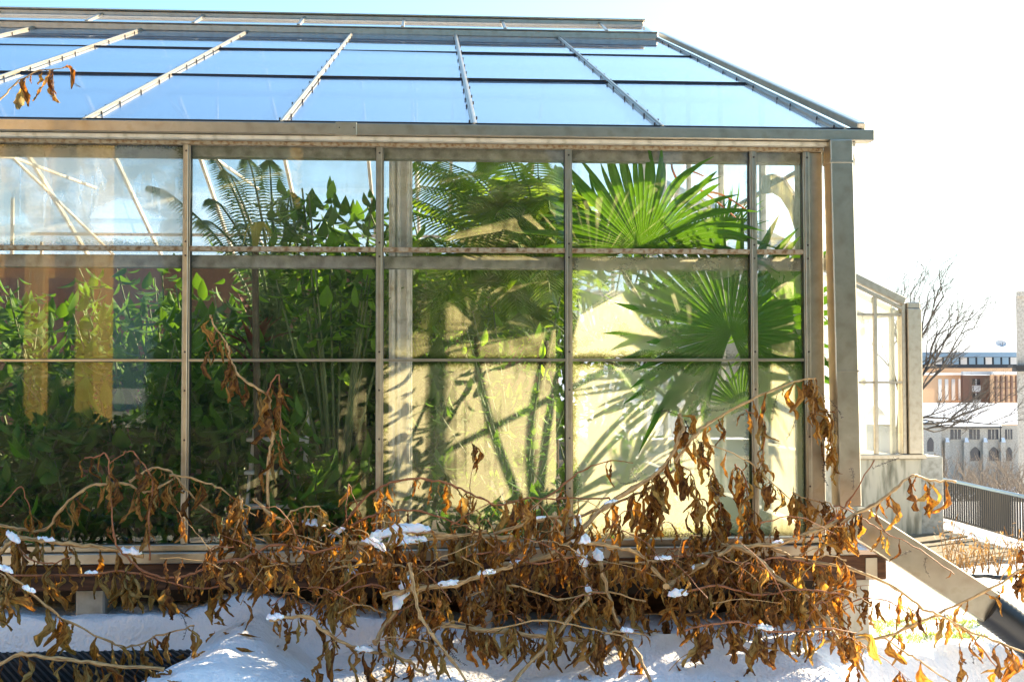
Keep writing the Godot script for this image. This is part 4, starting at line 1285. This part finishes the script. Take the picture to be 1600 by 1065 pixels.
func make_brick_building() -> void:
	var z := -300.0
	var g := thing("brick_building", "orange brick office block with flat roofs behind the stone building", "building")
	var b := MB.new()
	slant_box(b, 1425, z + 2.0, 1507, z - 14.0, 586, 760)
	slant_box(b, 1551, z + 2.0, 1640, z - 15.0, 585, 760)
	part("wall", b, M.red_brick, g)
	b = MB.new()
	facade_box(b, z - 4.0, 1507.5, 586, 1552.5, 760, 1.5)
	part("stair_tower", b, M.brown_shade_brick, g)  # shade of this face is put into the darker brick
	b = MB.new()
	facade_box(b, z - 3.4, 1505, 580, 1557, 585.5, 1.0)
	slant_box(b, 1425, z + 2.6, 1507, z - 13.4, 582, 586)
	slant_box(b, 1551, z + 2.6, 1640, z - 14.4, 580.5, 585)
	part("parapet", b, M.pale_blind, g)
	b = MB.new()
	slant_box(b, 1420, z - 30.0, 1640, z - 70.0, 569, 584)
	part("upper_wall", b, M.red_brick, g)
	b = MB.new()
	facade_box(b, z - 28.0, 1420, 550, 1600, 557.5, 3.0)
	part("roof_slab", b, M.blue_metal, g)
	b = MB.new()
	facade_box(b, z - 30.0, 1420, 557, 1600, 575, 1.0)
	part("window_band", b, M.window_dark, g)
	for k in 14:
		b = MB.new()
		facade_box(b, z - 29.8, 1424 + k * 13, 558, 1433.5 + k * 13, 569, 0.5)
		part("window", b, M.pale_blind if k % 3 == 0 else M.blue_metal, g)
	for k in 4:
		b = MB.new()
		var zz := z + 2.0 - 16.0 * (1468 + k * 10.5 - 1425) / 82.0
		slant_box(b, 1466 + k * 10.5, zz + 0.5, 1471 + k * 10.5, zz - 0.48, 592, 625)
		part("window", b, M.pale_blind, g)
	for v in [592, 614]:
		b = MB.new()
		facade_box(b, z - 3.9, 1520, v, 1532, v + 9, 0.5)
		var w := part("window", b, M.window_dark, g)
		b = MB.new()
		facade_box(b, z - 3.8, 1520, v + 10, 1533, v + 20, 0.5)
		facade_box(b, z - 3.7, 1525.4, v, 1526.6, v + 9, 0.2)
		part("panel", b, M.pale_blind, w)
	for k in 6:
		b = MB.new()
		var zz := z + 2.0 - 17.0 * (1556 + k * 8.0 - 1551) / 89.0
		slant_box(b, 1556 + k * 8.0, zz + 0.5, 1558.5 + k * 8.0, zz, 587, 628)
		part("pilaster", b, M.brown_shade_brick, g)
	for v in [596, 606, 617]:
		b = MB.new()
		slant_box(b, 1553, z + 1.9, 1597, z - 6.5, v, v + 1.0)
		part("brick_course", b, M.brown_shade_brick, g)
	var d := thing("satellite_dish", "pale mesh satellite dish on the flat roof of the brick block", "satellite dish", pz(1565, 550, z - 14.0))
	b = MB.new()
	b.tube(PackedVector3Array([Vector3(0, -0.1, 0), Vector3(0, 1.6, 0)]), taper(2, 0.14, 0.12), 6)
	part("mast", b, M.blue_metal, d)
	var p := PackedVector3Array()
	for i in 6:
		for k in 17:
			var a := TAU * k / 16
			var rr := i / 5.0
			p.append(Vector3(cos(a) * rr * 1.7, sin(a) * rr * 1.15, rr * rr * 0.5))
	b = MB.new()
	b.grid(p, 17)
	var bowl := put("bowl", b.mesh(), M.pale_blind, d, Transform3D(Basis(Vector3.RIGHT, -0.5), Vector3(-0.3, 2.3, 0.1)))
	b = MB.new()
	b.tube(PackedVector3Array([Vector3(0.2, -0.9, 0.4), Vector3(0, -0.2, 1.4)]), taper(2, 0.07, 0.07), 5)
	put("feed", b.mesh(), M.iron, bowl)

func make_tower() -> void:
	var z := -110.0
	var g := thing("stone_tower", "tall pale stone tower with a projecting cap beside the brick block", "tower")
	var b := MB.new()
	facade_box(b, z, 1595, 463, 1660, 800, 0.3)
	part("shaft", b, M.limestone, g)
	b = MB.new()
	facade_box(b, z + 0.4, 1592, 455, 1660, 462.5, 0.5)
	part("cap", b, M.limestone, g)
	b = MB.new()
	facade_box(b, z + 0.8, 1583, 570, 1660, 574, 1.0)
	facade_box(b, z + 0.5, 1588, 574.2, 1660, 580, 0.8)
	part("ledge", b, M.iron, g)

func make_small_outdoor_things() -> void:
	# tufts of grass that show through the snow on the bank
	var b := MB.new()
	for k in 2600:
		var u := rf(1365, 1560)
		var v := rf(968, 1001)
		var g := pz(u, v, -0.3)
		var r := ray(u, v)
		var at := EYE + r * ((0.0 - EYE.y) / r.y)
		if small_bumps.get_noise_2d(at.x * 0.35, at.z * 0.35 + 40.0) < -0.02: continue
		at.y = ground_y(at.x, at.z) - 0.005
		var tip := at + Vector3(rf(-0.03, 0.03), rf(0.015, 0.05), rf(-0.02, 0.03))
		var w := Vector3(rf(-1, 1), 0, rf(-1, 1)).normalized() * 0.004
		b.tri(at - w, at + w, tip)
	tag(part("grass", b, M.grass, self), "short green grass showing through the thin snow under the duct", "grass", "", "stuff")
	# dry weeds by the walkway
	for q in [[1485, 905, 0.9], [1500, 870, 0.8], [1522, 900, 0.7], [1545, 895, 0.8], [1560, 905, 0.7], [1580, 880, 1.0], [1478, 880, 1.1], [1510, 910, 0.6], [1535, 870, 0.6], [1590, 900, 0.8]]:
		var r := ray(q[0], q[1])
		var at := EYE + r * ((-0.75 - EYE.y) / r.y)
		at.y = ground_y(at.x, at.z)
		var t := thing("dry_weed", "thin straw coloured dry weed standing in the snow beside the plank walkway", "weed", at, "dry weeds beside the walkway")
		b = MB.new()
		for k in 5:
			var a := rf(0, TAU)
			var e := Vector3(cos(a) * rf(0.05, 0.25), rf(0.35, 0.7) * q[2], sin(a) * 0.15)
			var c := smooth([Vector3.ZERO, e * 0.5 + Vector3(0, 0.1, 0), e], 4)
			b.tube(c, taper(c.size(), 0.008, 0.004), 4)
		part("stalk", b, M.straw, t)
		b = MB.new()
		for k in 30:
			var a := rf(0, TAU)
			var f := rf(0.3, 1.0)
			var p := Vector3(cos(a) * 0.2 * f, f * 0.62 * q[2], sin(a) * 0.15 * f)
			var e := p + Vector3(rf(-0.05, 0.05), rf(-0.1, 0.0), rf(-0.04, 0.04))
			var w := Vector3(rf(-1, 1), 0.2, rf(-1, 1)).normalized() * 0.014
			b.tri(p - w, p + w, e)
		part("seed_heads", b, M.straw, t).set_meta("kind", "stuff")
	var hs := []
	for q in [[1505, 908], [1525, 910], [1545, 913], [1562, 914], [1585, 912]]:
		var r := ray(q[0], q[1])
		var p := EYE + r * ((-0.3 - EYE.y) / r.y)
		p.y = ground_y(p.x, p.z) + 0.03
		hs.append(p)
	b = MB.new()
	var hc := smooth(hs, 6)
	b.tube(hc, taper(hc.size(), 0.022, 0.022), 8)
	tag(part("black_hose", b, M.black_hose, self), "thin black hose lying on the sunlit snow behind the duct", "hose")

func make_reflected_buildings() -> void:
	# the sunlit stone hall across the lawn, which the panes and the gutter mirror
	var g := thing("stone_hall", "sunlit tan stone hall with tall pilasters mirrored in the darkest panes", "building", Vector3(-13.0, -0.8, 40.0))
	var b := MB.new()
	b.box(Vector3(-48, 0, 1.2), Vector3(-0.65, 15, 3.4))
	part("wall", b, M.tan_stone, g)
	b = MB.new()
	b.box(Vector3(-48.5, 15.01, 0.4), Vector3(-0.3, 16.2, 3.8), 0.1)
	part("cornice", b, M.tan_stone, g)
	for i in 20:
		b = MB.new()
		var x := -1.0 - i * 2.0
		b.box(Vector3(x - 0.4, 0, 0.55), Vector3(x + 0.4, 15, 1.19), 0.05)
		part("pilaster", b, M.tan_stone, g)
		for q in [[0.3, 6.4, 1.59, 0.41], [8.6, 10.0, 1.4, 0.6], [12.0, 13.2, 1.4, 0.6]]:
			b = MB.new()
			b.box(Vector3(x - q[2], q[0], 1.1), Vector3(x - q[3], q[1], 1.22))
			part("window", b, M.window_dark, g)
	b = MB.new()
	b.box(Vector3(3.0, 0, 16), Vector3(9.5, 18, 30))
	part("added_rear_range", b, M.tan_stone, g)  # unseen block added as a gold source for the gutter to reflect
	b = MB.new()
	b.box(Vector3(2.7, 18.01, 15.5), Vector3(9.8, 19.0, 30.5), 0.1)
	part("added_rear_cornice", b, M.tan_stone, g)
	# unseen evergreens added to darken the other panes and cut front skylight
	var firs := []
	for k in 10: firs.append([-4.6 + k * 2.9 + rf(-0.4, 0.4), 22.5 + rf(-0.8, 0.8), rf(11.5, 13.5), 1.0])
	for k in 10: firs.append([-3.2 + k * 2.9 + rf(-0.4, 0.4), 26.0 + rf(-0.8, 0.8), rf(12.0, 14.5), 1.0])
	firs.append([-6.3, 24.5, 11.0, 0.75])
	firs.append([-7.6, 29.5, 10.0, 0.7])
	for q in firs:
		var tr := thing("added_evergreen", "tall unseen evergreen tree added behind the viewer to darken the panes", "tree", Vector3(q[0], -0.9, q[1]), "evergreens added to darken the panes")
		b = MB.new()
		b.tube(PackedVector3Array([Vector3(0, -0.3, 0), Vector3(0, q[2], 0)]), PackedFloat32Array([0.2, 0.03]), 8)
		part("trunk", b, M.bark, tr)
		b = MB.new()
		for k in 2600:
			var t := sqrt(rng.randf())
			var y: float = q[2] * (1.0 - t * 0.95)
			var a := rng.randf() * TAU
			var rr: float = (0.3 + t * 2.2) * rf(0.5, 1.0) * q[3]
			var c := Vector3(cos(a) * rr, y - rr * 0.25, sin(a) * rr)
			var w := Vector3(-sin(a), 0.1, cos(a)) * rf(0.4, 0.75)
			b.tri(c * Vector3(0.4, 1, 0.4) + Vector3(0, 0.3, 0) - w, c * Vector3(0.4, 1, 0.4) + Vector3(0, 0.3, 0) + w, c + Vector3(0, -0.2, 0))
		part("crown", b, M.needles, tr)
	var hd := thing("added_hedge", "low unseen hedge added behind the viewer to darken the lowest panes", "hedge", Vector3(1.0, -0.6, 9.2))  # added to hide bright snow from the reflection in the lowest panes
	b = MB.new()
	for k in 5200:
		var c := Vector3(rf(-8, 9), rf(0.05, 1.7), rf(-0.45, 0.45))
		var w := Vector3(rf(-1, 1), rf(-1, 1), rf(-1, 1)).normalized() * 0.09
		var u := Vector3(rf(-1, 1), rf(-1, 1), rf(-1, 1)).normalized() * 0.16
		b.tri(c - w, c + w, c + u)
	part("foliage", b, M.needles, hd).set_meta("kind", "stuff")
	b = MB.new()
	b.box(Vector3(-8, 0, -0.3), Vector3(9, 1.5, 0.3), 0.05)
	part("branches", b, M.bark, hd)

# ---------------------------------------------------------------- plants behind the glass
func fan_leaf(n: int, a0: float, a1: float, radius: float, split: float, droop: float, sd: int, sweep := 0.0) -> ArrayMesh:
	# a pleated palm fan in the xy plane, hub at the origin, +z towards the viewer
	var r := RandomNumberGenerator.new()
	r.seed = sd
	var b := MB.new()
	var steps := 9
	for k in n:
		var am := deg_to_rad(lerpf(a0, a1, (k + 0.5) / n))
		var half := deg_to_rad(absf(a1 - a0)) / n * 0.5
		var R := radius * r.randf_range(0.84, 1.05)
		var sag := droop * r.randf_range(0.4, 2.4) + (r.randf_range(0.5, 1.3) if r.randf() < 0.14 else 0.0)
		var lean := r.randf_range(-0.16, 0.16)
		sag += sweep * maxf(0.0, cos(am))
		var side_bend := r.randf_range(-0.5, 0.5)
		var ripple := r.randf_range(-0.09, 0.09)
		var fold := 0.12
		var p := PackedVector3Array()
		for i in steps + 1:
			var t := float(i) / steps
			var rr := R * t
			var w := rr * tan(half)
			if t > split:
				var q := (t - split) / (1.0 - split)
				w = R * split * tan(half) * pow(1.0 - q, 0.55)
			w = maxf(w, 0.0015)
			var a := am + lean * maxf(0.0, t - split)
			var d := Vector3(cos(a), sin(a), 0)
			var side := Vector3(-sin(a), cos(a), 0)
			var c := d * rr + Vector3(side_bend * R * pow(maxf(0.0, t - 0.5), 2.0), -sag * R * pow(maxf(0.0, t - 0.35), 2.0), 0.10 * R * t * t + fold * R * t * sin(am * 2.0 + 0.7) + ripple * R * t * t)
			p.append(c - side * w)
			p.append(c + Vector3(0, 0, minf(w * 0.75, 0.02)))
			p.append(c + side * w)
		b.grid(p, 3)
	return b.mesh()

func frond(path: Array, leaflet: float, count: int, width: float, hang: float, sd: int) -> MB:
	# a feather leaf: rachis with leaflets in two ranks
	var r := RandomNumberGenerator.new()
	r.seed = sd
	var b := MB.new()
	var c := smooth(path, 8)
	b.tube(c, taper(c.size(), 0.012, 0.003), 5)
	for k in count:
		var t := 0.12 + 0.88 * k / count
		var i := mini(int(t * (c.size() - 1)), c.size() - 2)
		var at := c[i].lerp(c[i + 1], t * (c.size() - 1) - i)
		var fwd := (c[i + 1] - c[i]).normalized()
		var out := fwd.cross(Vector3.UP).normalized()
		for s in [-1.0, 1.0]:
			var l := leaflet * sin(PI * (0.12 + 0.8 * t)) * r.randf_range(0.85, 1.1)
			var d: Vector3 = (out * s * 0.9 + fwd * 0.55 + Vector3(0, 0.15 - hang, 0)).normalized()
			var w := fwd * width * 0.5
			var m := at + d * l * 0.5 + Vector3(0, -hang * l * 0.1, 0)
			var e := at + d * l + Vector3(0, -hang * l * 0.55, 0)
			b.quad(at - w * 0.4, at + w * 0.4, m + w, m - w)
			b.tri(m - w, m + w, e)
	return b

func one_leaf(len: float, wide: float, fold: float) -> MB:       # a broad leaf along +y from the origin
	var b := MB.new()
	var p := PackedVector3Array()
	for i in 7:
		var t := i / 6.0
		var w := wide * sin(PI * minf(1.0, t * 0.93 + 0.07)) * (1.0 - 0.25 * t)
		var m := Vector3(0, t * len, -0.22 * len * t * t)
		p.append(m + Vector3(-w, 0, fold * w)); p.append(m); p.append(m + Vector3(w, 0, fold * w))
	b.grid(p, 3)
	return b

func leafy(called: String, label: String, at: Vector3, size: Vector3, n_leaf: int, leaf_len: float, mats: Array, single: int, group := "", low := 0.45) -> Node3D:
	# a bush: stems from the base into an uneven crown; the first leaves are pieces of their own, the rest one mass
	var t := thing(called, label, "plant", at, group)
	var b := MB.new()
	var ends := []
	for k in 14:
		var e := Vector3(rf(-0.5, 0.5) * size.x, rf(low, 1.0) * size.y, rf(-0.5, 0.5) * size.z)
		var c := smooth([Vector3(rf(-0.04, 0.04), 0, rf(-0.04, 0.04)), Vector3(e.x * 0.35, e.y * 0.45, e.z * 0.35), e], 5)
		b.tube(c, taper(c.size(), 0.016, 0.005), 5)
		ends.append(c)
	part("stem", b, M.green_stem, t)
	var shapes := [one_leaf(1.0, 0.24, 0.4), one_leaf(1.0, 0.3, 0.2), one_leaf(1.0, 0.2, 0.6)]
	var meshes := []
	for s in shapes: meshes.append(s.mesh())
	var mass := []
	for m in mats: mass.append(MB.new())
	for k in n_leaf:
		var c: PackedVector3Array = ends[rng.randi() % ends.size()]
		var q := c[int(lerpf(c.size() * (0.3 if low < 0.6 else 0.6), c.size() - 1, sqrt(rng.randf())))]
		var spread := Vector3(rf(-1, 1), rf(-0.8, 0.8), rf(-1, 1)) * 0.16 * size.length() * 0.6
		var o := q + spread * (0.35 + 0.65 * rng.randf())
		var l := leaf_len * rf(0.6, 1.25)
		var bs := Basis(Vector3.UP, rng.randf() * TAU) * Basis(Vector3.RIGHT, rf(0.5, 2.3)) * Basis.from_scale(Vector3.ONE * l)
		var mi := rng.randi() % mats.size()
		var si := rng.randi() % 3
		if k < single: put("leaf", meshes[si], M[mats[mi]], t, Transform3D(bs, o))
		else: mass[mi].add(shapes[si], Transform3D(bs, o))
	for i in mats.size():
		if mass[i].v.size(): part("foliage", mass[i], M[mats[i]], t).set_meta("kind", "stuff")
	return t

func make_inner_plants() -> void:
	# fan palm beside the end wall
	var palm := thing("fan_palm", "fan palm with big bright green pleated leaves pressed close to the fogged panes", "palm", Vector3(1.75, 0.39, -0.75))
	var o := palm.position
	var b := MB.new()
	b.tube(smooth([Vector3.ZERO, Vector3(0.03, 0.4, 0.0), Vector3(-0.02, 0.85, 0.02)], 6), taper(13, 0.075, 0.06), 10)
	part("trunk", b, M.palm_trunk, palm)
	var fans := [   # pixel of the hub, z, fingers, from, to, radius, split, droop, turn about x, about y
		[1003, 392, -0.22, 42, 0, 186, 0.74, 0.7, 0.05, 0.2, -0.1],
		[1142, 520, -0.18, 50, -66, 252, 0.76, 0.66, 0.05, 0.05, 0.08],
		[1235, 500, -0.42, 26, 60, 300, 0.50, 0.55, 0.1, -0.2, -0.7],
		[1160, 640, -0.55, 30, 20, 200, 0.45, 0.5, 0.15, 0.3, 0.3],
		[940, 560, -0.95, 30, 10, 190, 0.5, 0.5, 0.1, -0.2, 0.5],
		[1120, 385, -0.75, 28, 20, 170, 0.45, 0.5, 0.2, -0.3, -0.8], [960, 400, -0.6, 30, 20, 190, 0.6, 0.55, 0.2, -0.2, 0.3]]
	for i in fans.size():
		var f: Array = fans[i]
		var h := pz(f[0], f[1], f[2])
		var bs := Basis(Vector3.UP, f[10]) * Basis(Vector3.RIGHT, f[9])
		put("fan_leaf", fan_leaf(f[3], f[4], f[5], f[6], f[7], f[8], 700 + i, 0.5 if i == 0 else 0.0), M.fan_leaf, palm, Transform3D(bs, h - o))
		b = MB.new()
		var c := smooth([Vector3(0, 0.82, 0), ((h - o) + Vector3(0, 0.8, 0)) * 0.5 + Vector3(0.0, 0.1, -0.05), h - o + Vector3(0, 0, -0.012)], 8)
		b.tube(c, taper(c.size(), 0.018, 0.011), 6)
		part("leaf_stalk", b, M.green_stem, palm)
	# withered tips on the upper fan
	b = MB.new()
	for q in [[1050, 300, 1072, 268, 1100, 275], [1060, 285, 1050, 255, 1075, 243], [1085, 290, 1120, 315, 1150, 340], [1095, 298, 1130, 305, 1170, 330]]:
		var c := smooth([pz(q[0], q[1], -0.2) - o, pz(q[2], q[3], -0.17) - o, pz(q[4], q[5], -0.2) - o], 6)
		b.tube(c, taper(c.size(), 0.009, 0.004), 5)
	part("withered_tip", b, M.dry_tip, palm)
	# feather palm in the middle
	var fp := thing("feather_palm", "feather palm with arching bright yellow green fronds beside the fluted column", "palm", Vector3(0.75, 0.39, -1.25))
	b = MB.new()
	b.tube(smooth([Vector3.ZERO, Vector3(0.05, 0.7, 0), Vector3(0.0, 1.45, 0)], 6), taper(13, 0.06, 0.045), 9)
	part("trunk", b, M.palm_trunk, fp)
	var tips := [[640, 330, -0.5], [690, 250, -0.6], [760, 240, -0.9], [840, 250, -0.45], [885, 300, -0.5], [880, 370, -0.35], [660, 400, -0.4], [720, 385, -0.25], [800, 375, -0.25], [620, 300, -1.2], [870, 260, -1.2], [780, 300, -0.3], [700, 480, -0.4], [860, 470, -0.5], [640, 520, -0.7], [900, 290, -0.8], [655, 290, -0.3], [675, 340, -0.2], [735, 270, -0.3], [810, 265, -0.25], [860, 330, -0.2], [830, 395, -0.2], [650, 250, -0.9], [765, 350, -0.2], [690, 400, -0.5], [740, 420, -0.3], [810, 440, -0.4]]
	for i in tips.size():
		var e := pz(tips[i][0], tips[i][1], tips[i][2]) - fp.position
		var s := Vector3(0, 1.42, 0)
		var mid := s.lerp(e, 0.55) + Vector3(0, 0.28 + 0.12 * (i % 3), 0)
		part("frond", frond([s, s.lerp(mid, 0.5) + Vector3(0, 0.12, 0), mid, e], rf(0.26, 0.4), 44, 0.024, rf(0.1, 0.6), 800 + i), M.frond_leaf, fp)
	var tf := thing("tree_fern", "olive green tree fern filling the middle pane behind the feather palm", "fern", Vector3(0.35, 0.39, -1.7))
	b = MB.new()
	b.tube(PackedVector3Array([Vector3.ZERO, Vector3(0, 1.5, 0)]), PackedFloat32Array([0.07, 0.06]), 9)
	part("trunk", b, M.palm_trunk, tf)
	for i in 26:
		var a := TAU * i / 13.0 + rf(-0.2, 0.2)
		var l := rf(0.9, 1.35)
		var s := Vector3(0, 1.48, 0)
		var up := 0.75 if i < 13 else 0.3
		var e := s + Vector3(cos(a) * l, up - rf(0.1, 0.7), sin(a) * l * 0.8)
		part("frond", frond([s, s.lerp(e, 0.4) + Vector3(0, 0.3, 0), s.lerp(e, 0.75) + Vector3(0, 0.25, 0), e], 0.27, 30, 0.03, 0.35, 860 + i), M.frond_leaf, tf)
	# cycad with bluish fronds
	var cy := thing("cycad", "cycad with narrow grey green fronds reaching the top pane of the second bay", "cycad", Vector3(-1.05, 0.39, -1.1))
	b = MB.new()
	b.tube(PackedVector3Array([Vector3.ZERO, Vector3(0, 1.35, 0)]), PackedFloat32Array([0.1, 0.08]), 9)
	part("trunk", b, M.palm_trunk, cy)
	tips = [[385, 245, -0.5], [350, 265, -0.6], [325, 310, -0.5], [420, 250, -0.8], [455, 300, -0.7], [310, 345, -0.3], [370, 350, -0.3], [470, 345, -0.4], [230, 290, -0.8], [330, 240, -1.4], [440, 390, -0.4]]
	for i in tips.size():
		var e := pz(tips[i][0], tips[i][1], tips[i][2]) - cy.position
		var s := Vector3(0, 1.35, 0)
		part("frond", frond([s, s.lerp(e, 0.4) + Vector3(0, 0.25, 0), s.lerp(e, 0.8) + Vector3(0, 0.15, 0), e], 0.13, 52, 0.011, 0.55, 840 + i), M.blue_leaf, cy)
	# spiky yellow tuft
	var yt := thing("spiky_plant", "small plant with arching yellow striped blades in the second bay", "plant", pz(398, 392, -0.35))
	for i in 9:
		var e := Vector3(rf(-0.14, 0.14), rf(0.02, 0.2), rf(-0.05, 0.1))
		var c := smooth([Vector3.ZERO, Vector3(e.x * 0.4, 0.17, e.z * 0.5), e], 6)
		var p := PackedVector3Array()
		for j in c.size():
			var w := 0.012 * (1.0 - 0.9 * j / c.size())
			p.append(c[j] - Vector3(w, 0, 0)); p.append(c[j] + Vector3(w, 0, 0))
		b = MB.new()
		b.grid(p, 2)
		part("blade", b, M.yellow_leaf, yt)
	b = MB.new()
	b.tube(PackedVector3Array([Vector3(0, -1.7, -0.2), Vector3(0, 0.0, 0)]), taper(2, 0.025, 0.02), 7)
	part("stem", b, M.palm_trunk, yt)
	# bushes
	leafy("leafy_shrub", "glossy broad leaved shrub against the pale sky in the second top pane", Vector3(-0.62, 0.39, -0.75), Vector3(0.95, 2.45, 0.6), 420, 0.14, ["broad_leaf", "light_leaf", "broad_leaf"], 290, "", 0.74)
	leafy("leafy_shrub", "bright green shrub filling the pane below the feather palm", Vector3(0.55, 0.39, -0.75), Vector3(1.1, 1.75, 0.7), 420, 0.1, ["broad_leaf", "light_leaf", "broad_leaf"], 240)
	leafy("leafy_shrub", "low shrub whose leaf shadows fall on the fogged lower pane", Vector3(0.95, 0.39, -0.45), Vector3(0.9, 0.95, 0.4), 200, 0.11, ["broad_leaf", "broad_leaf"], 160)
	leafy("leafy_shrub", "thin leafy shrub standing at the foot of the fan palm", Vector3(1.5, 0.39, -0.5), Vector3(0.6, 0.8, 0.4), 90, 0.12, ["broad_leaf", "light_leaf"], 90)
	var deep := [[-1.9, -0.9, 1.3, 1.75], [-2.6, -0.7, 1.2, 1.7], [-1.2, -0.7, 1.0, 1.6], [-0.6, -1.4, 1.2, 1.9], [-1.6, -1.8, 1.6, 2.0], [-2.7, -1.9, 1.5, 1.9], [-3.6, -1.1, 1.5, 1.9], [0.3, -2.2, 1.7, 2.75], [-0.8, -2.8, 1.8, 2.3],
		[1.2, -2.6, 1.5, 2.75], [-0.5, -1.9, 1.4, 2.6], [-2.2, -3.2, 2.0, 2.2], [-4.6, -1.6, 1.6, 2.2], [0.2, -4.0, 2.2, 2.4], [-1.8, -4.8, 2.4, 2.3], [-3.6, -3.8, 2.2, 2.3], [-0.1, -1.3, 0.9, 1.7], [-5.0, -3.6, 1.8, 2.2]]  # tallest ones sized and added to block sun from the left panes
	for q in [[-2.6, -0.4], [-2.1, -0.35], [-1.65, -0.4], [-0.75, -0.4], [-0.45, -0.5], [-3.1, -0.45], [0.35, -0.5]]: deep.append([q[0], q[1], 0.75, 0.75])
	for q in deep:
		leafy("dense_shrub", "dense green shrub deep inside the greenhouse behind the shaded panes", Vector3(q[0], 0.39, q[1]), Vector3(q[2], q[3], q[2]), (760 if q[3] > 2.5 else 520 if q[3] > 1.0 else 160), 0.17, ["broad_leaf"], 12, "shrubs deep inside the greenhouse")
	# red leaved plant
	var red := thing("red_plant", "plant with dark red strap leaves in the gloom of the second bay", "plant", Vector3(-1.15, 0.39, -0.95))
	for i in 16:
		var a := TAU * i / 16 + rf(-0.2, 0.2)
		var bs := Basis(Vector3.UP, a) * Basis(Vector3.RIGHT, -rf(0.3, 1.1)) * Basis.from_scale(Vector3.ONE * rf(0.25, 0.42))
		put("leaf", one_leaf(1.0, 0.09, 0.4).mesh(), M.red_leaf, red, Transform3D(bs, Vector3(0, 1.35 + rf(-0.15, 0.1), 0)))
	b = MB.new()
	b.tube(PackedVector3Array([Vector3.ZERO, Vector3(0, 1.45, 0)]), taper(2, 0.03, 0.02), 7)
	part("stem", b, M.palm_trunk, red)
	# step rack
	var rk := thing("step_rack", "white stepped plant rack standing in the shade of the second bay", "plant rack", Vector3(-1.16, 0.397, -0.5))
	for s in [0.0, 0.33]:
		b = MB.new()
		b.bar(Vector3(s, 0, 0.1), Vector3(s + 0.04, 1.0, -0.25), 0.022, 0.06, Vector3(0, 0, 1), 0.004)
		part("side_rail", b, M.white_paint, rk)
	for k in 4:
		b = MB.new()
		b.box(Vector3(0.0, 0.2 + k * 0.2, 0.03 - k * 0.07), Vector3(0.36, 0.222 + k * 0.2, 0.14 - k * 0.07), 0.004)
		part("tread", b, M.white_paint, rk)
# ---------------------------------------------------------------- start
func _ready() -> void:
	rng.seed = 20240117
	cam = Camera3D.new()
	cam.name = "camera"
	cam.fov = rad_to_deg(2.0 * atan(532.5 / 1800.35))
	cam.near = 0.05
	cam.far = 3000.0
	cam.position = EYE
	cam.basis = Basis(Vector3.UP, -0.0680) * Basis(Vector3.RIGHT, 0.0304) * Basis(Vector3.BACK, -0.0018)
	add_child(cam)
	var env := Environment.new()
	env.background_mode = Environment.BG_SKY
	var sky := Sky.new()
	var ps := PhysicalSkyMaterial.new()
	ps.energy_multiplier = 2.9
	ps.turbidity = 10.0
	ps.mie_coefficient = 0.025
	ps.mie_eccentricity = 0.72
	ps.rayleigh_color = Color(0.17, 0.385, 0.68)
	ps.ground_color = Color(0.9, 0.92, 0.95)
	sky.sky_material = ps
	env.sky = sky
	env.tonemap_mode = Environment.TONE_MAPPER_LINEAR
	env.tonemap_exposure = 5.4
	env.sdfgi_enabled = true
	env.ssao_enabled = true
	env.ssil_enabled = true
	var we := WorldEnvironment.new()
	we.name = "world_environment"
	we.environment = env
	add_child(we)
	var sun := DirectionalLight3D.new()
	sun.name = "sun"
	sun.light_energy = 1.35
	sun.light_color = lin(1.0, 0.8, 0.52)
	sun.light_angular_distance = 0.5
	sun.shadow_enabled = true
	var az := deg_to_rad(58.0)
	var el := deg_to_rad(23.0)
	add_child(sun)
	sun.basis = Basis.looking_at(-Vector3(sin(az) * cos(el), sin(el), -cos(az) * cos(el)), Vector3.UP)
	make_materials()
	make_ground()
	make_greenhouse()
	make_wing()
	make_reflected_buildings()
	make_far_things()
	make_railing()
	make_inner_plants()
	make_dried_plants()
	make_snow_clumps()
	make_grate()
	make_small_outdoor_things()
